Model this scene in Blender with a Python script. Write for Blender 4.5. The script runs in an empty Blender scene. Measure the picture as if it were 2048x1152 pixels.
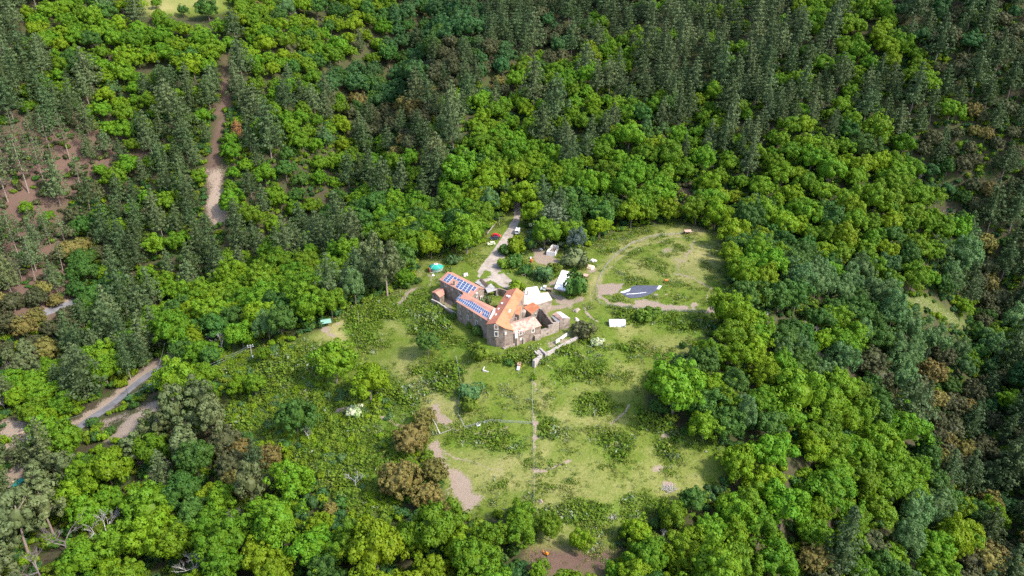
import bpy, bmesh, math, random
import numpy as np
from mathutils import Vector, Matrix, noise as mnoise

random.seed(7)
RNG = np.random.default_rng(11)
SC = bpy.context.scene
COL = SC.collection

# ------------------------------------------------------------------ camera, sky, sun, exposure
FPX, PITCH, CAMH = 1462.0, math.radians(26), 135.0      # focal length in pixels of a 2048 wide frame, metres above the yard
cam_data = bpy.data.cameras.new("camera")
cam_data.sensor_width = 36.0
cam_data.lens = FPX / 2048 * 36.0
cam_data.clip_start = 1.0
cam_data.clip_end = 6000.0
cam = bpy.data.objects.new("camera", cam_data)
cam.location = (0, 0, CAMH)
cam.rotation_euler = (math.pi / 2 - PITCH, 0, 0)
COL.objects.link(cam)
SC.camera = cam

SUN_DIR = Vector((0.84, -0.40, 0)).normalized()          # towards the sun: from the right, a little behind the camera
SUN_EL = math.radians(46)
sun_vec = Vector((SUN_DIR.x * math.cos(SUN_EL), SUN_DIR.y * math.cos(SUN_EL), math.sin(SUN_EL)))
sun_data = bpy.data.lights.new("sun", 'SUN')
sun_data.energy = 2.3
sun_data.angle = math.radians(4)
sun_data.color = (1.0, 0.955, 0.88)
sun = bpy.data.objects.new("sun", sun_data)
sun.rotation_euler = sun_vec.to_track_quat('Z', 'Y').to_euler()
sun.location = (300, -100, 500)
COL.objects.link(sun)

world = bpy.data.worlds.new("World")
SC.world = world
world.use_nodes = True
wn = world.node_tree
bg = wn.nodes["Background"]
sky = wn.nodes.new("ShaderNodeTexSky")
sky.sky_type = 'NISHITA'
sky.sun_disc = False
sky.sun_elevation = SUN_EL
sky.sun_rotation = math.atan2(SUN_DIR.x, SUN_DIR.y)
sky.air_density = 1.0
sky.dust_density = 2.0
wn.links.new(sky.outputs[0], bg.inputs[0])
bg.inputs[1].default_value = 0.15
SC.view_settings.view_transform = 'Standard'
SC.view_settings.look = 'None'
SC.view_settings.gamma = 1.0
SC.view_settings.use_curve_mapping = False
SC.view_settings.exposure = 1.44
SC.cycles.max_bounces = 6
SC.cycles.diffuse_bounces = 3
SC.cycles.glossy_bounces = 2
SC.cycles.transmission_bounces = 3
SC.cycles.transparent_max_bounces = 4
SC.cycles.use_denoising = False

# ------------------------------------------------------------------ pixel <-> place
CP, SP = math.cos(PITCH), math.sin(PITCH)
def ray(px, py):
    u = (px - 1024) / FPX; v = (576 - py) / FPX
    return np.array([u, CP + v * SP, -SP + v * CP])
def un(px, py, z):
    d = ray(px, py); t = (z - CAMH) / d[2]
    return np.array([0, 0, CAMH]) + t * d
def un_plane(px, py, a, b):
    """where the line of sight meets the upright plane through the ground points a and b"""
    d = ray(px, py); n = np.array([-(b[1] - a[1]), b[0] - a[0]])
    t = (n[0] * a[0] + n[1] * a[1]) / (n[0] * d[0] + n[1] * d[1])
    return np.array([0, 0, CAMH]) + t * d
def proj(x, y, z):
    dz = z - CAMH
    D = y * CP - dz * SP
    up = y * SP + dz * CP
    D = np.maximum(D, 1.0)
    return 1024 + FPX * x / D, 576 - FPX * up / D, D

# ------------------------------------------------------------------ terrain heights
CTRL_Z = [  # (px, py, z): ground height read off the photograph
 (870,600,0),(970,690,-.2),(1010,700,.4),(1138,656,.3),(1050,570,0.6),(900,530,.3),(1000,520,1),(1030,450,3.2),(985,480,2.6),(1200,600,1.2),(1330,540,2.2),(1440,480,4),
 (1260,475,3),(1450,620,.5),(1235,650,-.5),(1024,720,-1.6),(1090,716,-1.0),(1024,800,-8),(1024,900,-13),(1024,1000,-17),(1300,700,-3),(1300,850,-11),
 (1400,960,-18),(860,750,-7),(700,700,-8.5),(800,850,-13),(880,950,-16),(760,620,-3),(640,650,-6),(1100,500,1.6),(940,655,-.6),(870,640,-1.4),(1180,640,-.2),
 (1150,570,.6),(1000,575,0),(1110,560,.6),(960,720,-2.4),(900,690,-2.6),(1160,700,-1.2),(920,580,0),(1070,620,0)]
CTRL_D = [  # (px, py, forward distance): the wooded slopes around it
 (500,700,292),(300,750,294),(150,860,272),(0,900,268),(0,1152,221),(300,1152,211),(600,1152,201),(1024,1152,193),(1400,1152,198),(1700,1152,221),(2040,1152,249),
 (2040,1000,276),(1700,1000,240),(1500,800,248),(1700,800,286),(1900,800,321),(2040,800,312),(2040,600,375),(2040,400,420),(2040,200,450),(2040,0,520),
 (1800,600,342),(1600,600,309),(1800,400,400),(1800,200,470),(1800,0,580),(1600,400,400),(1600,200,490),(1600,0,640),(1400,400,400),(1300,200,520),(1300,0,700),
 (1024,400,400),(1024,300,470),(1024,200,560),(1024,100,660),(1024,0,800),(0,700,321),(0,600,342),(0,500,370),(0,400,390),(0,300,420),(0,200,460),(0,100,510),(0,0,570),
 (200,600,360),(200,500,395),(200,400,425),(200,300,460),(200,200,510),(200,100,580),(200,0,670),(400,600,353),(400,500,400),(400,400,440),(400,300,490),(400,200,540),
 (400,100,600),(400,0,690),(600,600,329),(600,500,390),(600,400,445),(600,300,505),(600,200,565),(600,100,645),(600,0,750),(750,500,360),(750,400,430),(750,300,505),
 (750,200,600),(750,100,720),(750,0,830),(790,140,690),(700,280,530),(850,300,486),(850,200,560),(850,100,655),(850,0,800),(2300,600,385),(2200,800,296),(2250,1000,268),(-250,600,360),(2300,200,520),(-250,200,480)]
pts = []
for px, py, z in CTRL_Z: pts.append(un(px, py, z))
for px, py, D in CTRL_D:
    if D > 380: D = 380 + (D - 380) * .45                    # the slopes are steep: their trees stay large up to the top
    pts.append(np.array([0, 0, CAMH]) + D * ray(px, py))
for p in [(-700,100,30),(700,100,40),(0,60,-34),(-250,60,-44),(250,60,-60),(-800,500,190),(800,500,210),(-900,1300,330),(0,1300,300),(900,1300,330),(-400,1000,220),(400,1000,230),(0,1000,195),(-120,1150,240)]:
    pts.append(np.array(p, float))
pts = np.array(pts)
def _phi(d2): return 0.5 * d2 * np.log(d2 + 1e-6)
_S = 100.0
_A = pts[:, :2] / _S
_n = len(_A)
_K = _phi(((_A[:, None] - _A[None]) ** 2).sum(-1)) + np.eye(_n) * 0.003
_Pm = np.hstack([np.ones((_n, 1)), _A])
_M = np.block([[_K, _Pm], [_Pm.T, np.zeros((3, 3))]])
_w = np.linalg.solve(_M, np.concatenate([pts[:, 2], np.zeros(3)]))
def rbf(x, y):
    q = np.stack([np.ravel(x), np.ravel(y)], 1) / _S
    out = np.empty(len(q))
    for i in range(0, len(q), 40000):
        b = q[i:i + 40000]
        d2 = ((b[:, None] - _A[None]) ** 2).sum(-1)
        out[i:i + 40000] = _phi(d2) @ _w[:_n] + _w[_n] + b @ _w[_n + 1:]
    return out.reshape(np.shape(x))
def vnoise(x, y, s, seed=0):
    """smooth value noise in 0..1"""
    x = np.asarray(x, float) / s; y = np.asarray(y, float) / s
    xi = np.floor(x).astype(np.int64); yi = np.floor(y).astype(np.int64)
    fx = x - xi; fy = y - yi
    fx = fx * fx * (3 - 2 * fx); fy = fy * fy * (3 - 2 * fy)
    def h(a, b):
        n = (a * 374761393 + b * 668265263 + seed * 974634777) & 0xFFFFFFFF
        n = ((n ^ (n >> 13)) * 1274126177) & 0xFFFFFFFF
        return ((n ^ (n >> 16)) & 0xFFFF) / 65535.0
    return (h(xi, yi) * (1 - fx) + h(xi + 1, yi) * fx) * (1 - fy) + (h(xi, yi + 1) * (1 - fx) + h(xi + 1, yi + 1) * fx) * fy
GX0, GX1, GY0, GY1, GS = -760, 760, 40, 1300, 2.0
_gx = np.arange(GX0, GX1 + GS, GS); _gy = np.arange(GY0, GY1 + GS, GS)
_c = 6.0                                                     # the spline on a coarse grid, then refined
_cx = np.arange(GX0 - _c, GX1 + 2 * _c, _c); _cy = np.arange(GY0 - _c, GY1 + 2 * _c, _c)
_CX, _CY = np.meshgrid(_cx, _cy, indexing='ij')
_CZ = rbf(_CX, _CY)
def _bil(Z, x0, y0, s, x, y):
    fx = np.clip((x - x0) / s, 0, Z.shape[0] - 1.001); fy = np.clip((y - y0) / s, 0, Z.shape[1] - 1.001)
    i = fx.astype(int); j = fy.astype(int); fx = fx - i; fy = fy - j
    return (Z[i, j] * (1 - fx) + Z[i + 1, j] * fx) * (1 - fy) + (Z[i, j + 1] * (1 - fx) + Z[i + 1, j + 1] * fx) * fy
_GX, _GY = np.meshgrid(_gx, _gy, indexing='ij')
_GZ = _bil(_CZ, _cx[0], _cy[0], _c, _GX, _GY)
_rough = np.clip((np.hypot(_GX - 10, _GY - 250) - 60) / 80, 0, 1)
_GZ = _GZ + _rough * ((vnoise(_GX, _GY, 38, 3) - .5) * 7 + (vnoise(_GX, _GY, 14, 4) - .5) * 2.2) + (vnoise(_GX, _GY, 9, 5) - .5) * .5
def _seg_d(x, y, a, b):
    ax, ay = a; dx, dy = b[0] - ax, b[1] - ay
    t = np.clip(((x - ax) * dx + (y - ay) * dy) / (dx * dx + dy * dy), 0, 1)
    return np.hypot(x - ax - t * dx, y - ay - t * dy)
# the level yard the farm stands on
_yd = np.minimum.reduce([_seg_d(_GX, _GY, (-26, 256), (-6, 236)), _seg_d(_GX, _GY, (-6, 236), (-1, 256)), _seg_d(_GX, _GY, (0, 234), (20, 246)), _seg_d(_GX, _GY, (-26, 268), (-12, 258)), _seg_d(_GX, _GY, (4, 250), (18, 258))])
_wy = np.clip(1 - (_yd - 5.5) / 7, 0, 1); _wy = _wy * _wy * (3 - 2 * _wy)
_GZ = _GZ * (1 - _wy) + 0.0 * _wy
def hgt(x, y): return _bil(_GZ, GX0, GY0, GS, np.asarray(x, float), np.asarray(y, float))
_T = np.arange(110, 1500, 1.0)
def T(px, py, dh=0.0):
    """the place whose ground (lifted by dh) is seen at a pixel: x, y, ground z, forward distance"""
    d = ray(px, py); P = np.array([0, 0, CAMH]) + _T[:, None] * d
    g = P[:, 2] - hgt(P[:, 0], P[:, 1]) - dh
    k = np.argmax(g < 0) if (g < 0).any() else len(_T) - 1
    f = g[k - 1] / (g[k - 1] - g[k] + 1e-9) if k > 0 else 0
    t = _T[max(k - 1, 0)] + f
    p = np.array([0, 0, CAMH]) + t * d
    return float(p[0]), float(p[1]), float(hgt(p[0], p[1])), float(t)
def carve(line_px, depth, w):
    W = [T(*p)[:2] for p in line_px]
    d = np.minimum.reduce([_seg_d(_GX, _GY, W[i], W[i + 1]) for i in range(len(W) - 1)])
    return -depth * np.exp(-(d / w) ** 2)
_GZ = _GZ + (carve([(905,-60),(850,40),(800,120),(760,200),(715,280),(690,340),(650,400)], 17, 26) + carve([(650,400),(560,470),(450,540),(330,600)], 9, 24)
      + carve([(1040,60),(930,190),(890,300)], -9, 26) + carve([(1860,330),(1950,470),(2000,590),(1975,720),(1965,840),(1985,960),(2010,1080)], 12, 18)
      + carve([(1680,60),(1560,200),(1600,330),(1750,520),(1800,800)], -5, 30) + carve([(300,60),(420,180),(560,280)], -6, 30)) * np.clip((np.hypot(_GX - 10, _GY - 260) - 110) / 60, 0, 1)
def inpoly(x, y, poly):
    x = np.asarray(x, float); y = np.asarray(y, float); c = np.zeros(x.shape, bool)
    n = len(poly)
    for i in range(n):
        x1, y1 = poly[i][:2]; x2, y2 = poly[i - 1][:2]
        c ^= ((y1 > y) != (y2 > y)) & (x < (x2 - x1) * (y - y1) / (y2 - y1 + 1e-12) + x1)
    return c
def pdist(x, y, pl):
    return np.minimum.reduce([_seg_d(x, y, pl[i], pl[i + 1]) for i in range(len(pl) - 1)])

# ------------------------------------------------------------------ materials
def mat(name, base=(.5, .5, .5), rough=.8, spec=.2, var=None, scale=3.0, var2=None, scale2=.4, bump=0.0, metal=0.0, coord='pos', detail=5):
    m = bpy.data.materials.new(name); m.use_nodes = True
    nt = m.node_tree; N = nt.nodes; L = nt.links
    bs = N["Principled BSDF"]
    bs.inputs["Base Color"].default_value = (*base, 1)
    bs.inputs["Roughness"].default_value = rough
    bs.inputs["Specular IOR Level"].default_value = spec
    bs.inputs["Metallic"].default_value = metal
    col = None
    if var is not None or bump:
        geo = N.new("ShaderNodeNewGeometry") if coord == 'pos' else N.new("ShaderNodeTexCoord")
        out = geo.outputs["Position"] if coord == 'pos' else geo.outputs["Object"]
        nz = N.new("ShaderNodeTexNoise"); nz.inputs["Scale"].default_value = scale; nz.inputs["Detail"].default_value = detail
        L.new(out, nz.inputs["Vector"])
    if var is not None:
        mx = N.new("ShaderNodeMix"); mx.data_type = 'RGBA'
        rp = N.new("ShaderNodeValToRGB"); rp.color_ramp.elements[0].position = .36; rp.color_ramp.elements[1].position = .64
        L.new(nz.outputs[0], rp.inputs[0]); L.new(rp.outputs[0], mx.inputs[0])
        mx.inputs[6].default_value = (*base, 1); mx.inputs[7].default_value = (*var, 1)
        col = mx.outputs[2]
        if var2 is not None:
            n2 = N.new("ShaderNodeTexNoise"); n2.inputs["Scale"].default_value = scale2; n2.inputs["Detail"].default_value = 6
            L.new(out, n2.inputs["Vector"])
            r2 = N.new("ShaderNodeValToRGB"); r2.color_ramp.elements[0].position = .48; r2.color_ramp.elements[1].position = .68
            L.new(n2.outputs[0], r2.inputs[0])
            m2 = N.new("ShaderNodeMix"); m2.data_type = 'RGBA'
            L.new(r2.outputs[0], m2.inputs[0]); L.new(col, m2.inputs[6]); m2.inputs[7].default_value = (*var2, 1)
            col = m2.outputs[2]
        L.new(col, bs.inputs["Base Color"])
    if bump:
        bp = N.new("ShaderNodeBump"); bp.inputs["Strength"].default_value = bump; bp.inputs["Distance"].default_value = .1
        L.new(nz.outputs[0], bp.inputs["Height"]); L.new(bp.outputs[0], bs.inputs["Normal"])
    return m
def leaf(name, base, hue=.02, val=.3, trans=.25, rough=.55, alt=None):
    """foliage: a tone of its own for every clump and every plant, some light let through"""
    m = bpy.data.materials.new(name); m.use_nodes = True
    nt = m.node_tree; N = nt.nodes; L = nt.links
    bs = N["Principled BSDF"]; out = N["Material Output"]
    bs.inputs["Roughness"].default_value = rough
    bs.inputs["Specular IOR Level"].default_value = .18
    at = N.new("ShaderNodeAttribute"); at.attribute_name = "tone"
    oi = N.new("ShaderNodeObjectInfo")
    hs = N.new("ShaderNodeHueSaturation")
    rgb = (*base, 1)
    if alt is not None:
        mx = N.new("ShaderNodeMix"); mx.data_type = 'RGBA'
        mx.inputs[6].default_value = rgb; mx.inputs[7].default_value = (*alt, 1)
        L.new(at.outputs["Fac"], mx.inputs[0]); L.new(mx.outputs[2], hs.inputs["Color"])
    else:
        hs.inputs["Color"].default_value = rgb
    def lin(src, k, c):
        a = N.new("ShaderNodeMath"); a.operation = 'MULTIPLY_ADD'; L.new(src, a.inputs[0]); a.inputs[1].default_value = k; a.inputs[2].default_value = c
        return a.outputs[0]
    L.new(lin(oi.outputs["Random"], hue * 2, .5 - hue), hs.inputs["Hue"])
    v1 = lin(at.outputs["Fac"], val * 1.3, 1 - val * .65)
    r2 = N.new("ShaderNodeMath"); r2.operation = 'FRACT'; L.new(lin(oi.outputs["Random"], 7.31, 0), r2.inputs[0])
    v2 = lin(r2.outputs[0], val * 1.2, 1 - val * .6)
    mm = N.new("ShaderNodeMath"); mm.operation = 'MULTIPLY'; L.new(v1, mm.inputs[0]); L.new(v2, mm.inputs[1])
    L.new(mm.outputs[0], hs.inputs["Value"])
    L.new(hs.outputs[0], bs.inputs["Base Color"])
    tr = N.new("ShaderNodeBsdfTranslucent"); L.new(hs.outputs[0], tr.inputs["Color"])
    ms = N.new("ShaderNodeMixShader"); ms.inputs[0].default_value = trans
    L.new(bs.outputs[0], ms.inputs[1]); L.new(tr.outputs[0], ms.inputs[2]); L.new(ms.outputs[0], out.inputs["Surface"])
    return m

# ------------------------------------------------------------------ object helpers
def tag(o, label=None, cat=None, group=None, kind=None):
    if label: o["label"] = label
    if cat: o["category"] = cat
    if group: o["group"] = group
    if kind: o["kind"] = kind
    return o
def thing(name, label, cat, loc=(0, 0, 0), rz=0.0, group=None):
    o = bpy.data.objects.new(name, None); COL.objects.link(o)
    o.location = loc; o.rotation_euler = (0, 0, rz); o.empty_display_size = .5
    return tag(o, label, cat, group)
def link(name, me, parent=None):
    o = bpy.data.objects.new(name, me); COL.objects.link(o)
    if parent is not None:
        o.parent = parent
        if parent.name in IN_PLACE: o.location = -parent.location      # its parts are modelled where they stand
    return o
IN_PLACE = set()
def place(name, label, cat, x, y, z=None, group=None):
    o = thing(name, label, cat, (x, y, float(hgt(x, y)) if z is None else z), 0, group)
    IN_PLACE.add(o.name)
    return o
def mesh_np(name, V, Fc, mats, midx=None, tone=None, smooth=False):
    me = bpy.data.meshes.new(name)
    V = np.asarray(V, np.float32)
    nv = len(V); nf = len(Fc)
    if isinstance(Fc, np.ndarray):
        k = Fc.shape[1]; tot = np.full(nf, k, np.int32); li = Fc.ravel().astype(np.int32)
    else:
        tot = np.array([len(f) for f in Fc], np.int32); li = np.array([i for f in Fc for i in f], np.int32)
    st = np.concatenate([[0], np.cumsum(tot)[:-1]]).astype(np.int32)
    me.vertices.add(nv); me.vertices.foreach_set("co", V.ravel())
    me.loops.add(len(li)); me.loops.foreach_set("vertex_index", li)
    me.polygons.add(nf); me.polygons.foreach_set("loop_start", st); me.polygons.foreach_set("loop_total", tot)
    for m in (mats if isinstance(mats, (list, tuple)) else [mats]): me.materials.append(m)
    if midx is not None: me.polygons.foreach_set("material_index", np.asarray(midx, np.int32))
    me.polygons.foreach_set("use_smooth", np.full(nf, bool(smooth)))
    me.update(calc_edges=True)
    if tone is not None:
        a = me.attributes.new("tone", 'FLOAT', 'POINT'); a.data.foreach_set("value", np.asarray(tone, np.float32))
    return me
class MB:
    """collects boxes, prisms and tubes and links them as one mesh"""
    def __init__(s): s.v = []; s.f = []; s.mi = []
    def add(s, vs, fs, mi=0):
        b = len(s.v); s.v += [tuple(map(float, v)) for v in vs]; s.f += [[b + i for i in f] for f in fs]; s.mi += [mi] * len(fs)
        return s
    def box(s, c, d, rz=0.0, mi=0, taper=1.0):
        x, y, z = d[0] / 2, d[1] / 2, d[2] / 2; cr, sr = math.cos(rz), math.sin(rz); vs = []
        for sz in (-1, 1):
            k = taper if sz > 0 else 1
            for sx, sy in ((-1, -1), (1, -1), (1, 1), (-1, 1)):
                X, Y = sx * x * k, sy * y * k
                vs.append((c[0] + X * cr - Y * sr, c[1] + X * sr + Y * cr, c[2] + sz * z))
        return s.add(vs, [(3, 2, 1, 0), (4, 5, 6, 7), (0, 1, 5, 4), (1, 2, 6, 5), (2, 3, 7, 6), (3, 0, 4, 7)], mi)
    def slab(s, pts_, th, mi=0):
        """a sheet through pts_ (listed counterclockwise from above) with thickness th below it"""
        n = len(pts_); vs = [tuple(p) for p in pts_] + [(p[0], p[1], p[2] - th) for p in pts_]
        fs = [tuple(range(n)), tuple(range(2 * n - 1, n - 1, -1))] + [(i, i + n, (i + 1) % n + n, (i + 1) % n) for i in range(n)]
        return s.add(vs, fs, mi)
    def prism(s, foot, z0, tops, mi=0):
        """upright walls over a footprint, each corner with its own top"""
        n = len(foot); vs = [(p[0], p[1], z0) for p in foot] + [(p[0], p[1], t) for p, t in zip(foot, tops)]
        fs = [(i, (i + 1) % n, (i + 1) % n + n, i + n) for i in range(n)] + [tuple(range(n, 2 * n))]
        return s.add(vs, fs, mi)
    def tube(s, a, b, r0, r1=None, n=6, mi=0, cap=True):
        a = Vector(a); b = Vector(b); r1 = r0 if r1 is None else r1
        d = (b - a).normalized(); u = d.orthogonal().normalized(); w = d.cross(u); vs = []
        for p, r in ((a, r0), (b, r1)):
            for i in range(n):
                t = 2 * math.pi * i / n; vs.append(p + u * (r * math.cos(t)) + w * (r * math.sin(t)))
        fs = [(i, (i + 1) % n, (i + 1) % n + n, i + n) for i in range(n)]
        if cap: fs += [tuple(range(n - 1, -1, -1)), tuple(range(n, 2 * n))]
        return s.add(vs, fs, mi)
    def lathe(s, c, prof, n=20, mi=0):
        vs = []
        for r, z in prof:
            for i in range(n):
                t = 2 * math.pi * i / n; vs.append((c[0] + r * math.cos(t), c[1] + r * math.sin(t), c[2] + z))
        fs = []
        for k in range(len(prof) - 1):
            for i in range(n): fs.append((k * n + i, k * n + (i + 1) % n, (k + 1) * n + (i + 1) % n, (k + 1) * n + i))
        fs.append(tuple(range((len(prof) - 1) * n, len(prof) * n)))
        return s.add(vs, fs, mi)
    def build(s, name, mats, parent=None, smooth=False):
        return link(name, mesh_np(name, s.v, s.f, mats, s.mi, smooth=smooth), parent)
# ------------------------------------------------------------------ the ground: one sheet, masks for soil, dry and lush grass, forest floor
OPEN = [(560,700),(600,672),(640,655),(690,622),(750,600),(800,578),(834,572),(832,520),(860,505),(890,504),(940,500),(972,484),(980,462),(1004,430),(1045,425),(1060,470),(1085,500),(1160,500),(1200,478),(1260,458),
 (1340,444),(1400,455),(1440,470),(1452,540),(1455,600),(1430,650),(1385,700),(1330,720),(1300,760),(1290,830),(1400,885),(1490,895),(1452,955),(1400,990),(1330,1030),(1240,1045),
 (1228,1152),(1052,1152),(1062,1085),(1090,1050),(1040,1020),(960,1040),(920,1035),(880,960),(850,880),(780,800),(700,790),(600,760),(540,720)]
SCRUB = [(425,705),(480,700),(520,690),(600,690),(640,760),(760,800),(840,860),(860,900),(800,930),(780,1000),(820,1030),(740,1030),(690,1010),(640,985),(590,950),(585,890),(520,880),(462,880),(440,830),(455,790)]
ROADCUT = [(130,880),(170,828),(240,778),(330,712),(362,716),(345,748),(270,795),(190,885),(150,900)]
ROADBIT = [(60,640),(138,604),(150,612),(80,650)]
TRACKCUT = [(452,110),(464,110),(460,180),(450,230),(441,300),(440,345),(450,400),(454,446),(424,452),(410,410),(414,330),(426,260),(438,190)]
SPOIL = [(200,850),(260,822),(330,790),(400,752),(425,756),(380,790),(300,830),(250,880),(235,915),(205,915)]
LOWLEFT = [(0,985),(0,945),(40,920),(58,930),(45,965),(20,1000)]
WOODPILES = [(0,840),(40,838),(90,868),(130,868),(60,890),(0,905)]
HILLTOP = [(268,8),(300,-20),(450,-20),(470,16),(440,26),(400,34),(345,30),(300,32),(280,22)]
RIGHTGAP = [(1780,580),(1840,588),(1900,620),(1965,660),(1940,672),(1880,640),(1800,612)]
MIDGAP = [(1325,375),(1410,372),(1400,392),(1372,410),(1368,432),(1340,432),(1345,400)]
STONEGAP = [(1440,432),(1492,430),(1494,448),(1445,450)]
def fbm(x, y, s, seed): return (vnoise(x, y, s, seed) + .5 * vnoise(x, y, s / 2.1, seed + 1) + .25 * vnoise(x, y, s / 4.3, seed + 2)) / 1.75
xs = np.unique(np.round(np.concatenate([np.arange(GX0 + 2, -128, 4.0), np.arange(-128, 126, .6), np.arange(126, GX1 - 2, 4.0)]), 3))
ys = np.unique(np.round(np.concatenate([np.arange(GY0 + 2, 140, 4.0), np.arange(140, 352, .6), np.arange(352, GY1 - 2, 4.0)]), 3))
X, Y = np.meshgrid(xs, ys, indexing='ij')
Z = hgt(X, Y)
PX, PY, PD = proj(X, Y, Z)
wob = 9 * 320 / np.maximum(PD, 120)
QX = PX + (fbm(X, Y, 7, 21) - .5) * 2.6 * wob; QY = PY + (fbm(X, Y, 7, 31) - .5) * 1.5 * wob
BRAMBLE = [[(1280,818),(1380,858),(1490,888),(1470,905),(1400,905),(1320,880),(1262,850)], [(958,884),(1000,862),(1045,870),(1058,895),(1040,908),(980,905)], [(885,880),(930,868),(960,880),(950,895),(900,897)],
 [(688,650),(715,600),(765,605),(775,640),(738,692),(700,690)], [(790,605),(850,580),(872,640),(905,690),(850,655),(805,640)], [(690,785),(750,755),(830,812),(850,862),(790,852)], [(1090,735),(1130,700),(1190,702),(1212,730),(1180,762),(1105,770)],
 [(1250,628),(1330,622),(1400,640),(1440,650),(1400,682),(1330,655)], [(835,745),(880,722),(915,750),(905,800),(862,772)], [(1150,800),(1210,790),(1250,815),(1200,840),(1140,830)], [(1190,880),(1240,870),(1262,905),(1215,925)], [(1300,880),(1340,890),(1370,920),(1330,925)],
 [(1230,1000),(1290,985),(1330,1010),(1270,1035),(1200,1035)], [(1075,830),(1120,838),(1110,880),(1075,875)], [(600,700),(650,690),(690,720),(640,750)]]
def soft(poly, feather=6):
    c = inpoly(QX, QY, poly)
    e = pdist(QX, QY, list(poly) + [poly[0]])
    return np.where(c, np.clip(.5 + e / feather / 2, 0, 1), np.clip(.5 - e / feather / 2, 0, 1))
def line(pl, w, feather=2.5):
    return np.clip(1 - (pdist(QX, QY, pl) - w / 2) / feather, 0, 1)
def blob(px, py, rx, ry): return np.clip(1.6 - 1.6 * np.hypot((QX - px) / rx, (QY - py) / ry), 0, 1)
n1 = fbm(X, Y, 16, 41); n2 = fbm(X, Y, 5, 51); n3 = fbm(X, Y, 30, 61)
inopen = np.maximum.reduce([soft(OPEN, 10), soft(HILLTOP, 4), soft(RIGHTGAP, 6) * .55])
scrub = soft(SCRUB, 16)
litter = np.clip(1 - inopen - scrub, 0, 1)
red = np.clip(np.maximum.reduce([soft([(-60,250),(60,230),(200,250),(290,270),(300,330),(240,400),(200,360),(120,420),(160,560),(135,640),(-60,680)], 40),
      soft([(1060,1095),(1100,1088),(1160,1100),(1232,1095),(1232,1152),(1052,1152)], 14), soft(TRACKCUT, 5) * 1.0,
      blob(1450, 800, 45, 60) * .7, blob(1520, 1040, 70, 60) * .8, blob(390, 900, 55, 40), soft(LOWLEFT, 10), soft(MIDGAP, 6), soft(STONEGAP, 8)]), 0, 1)
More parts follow.
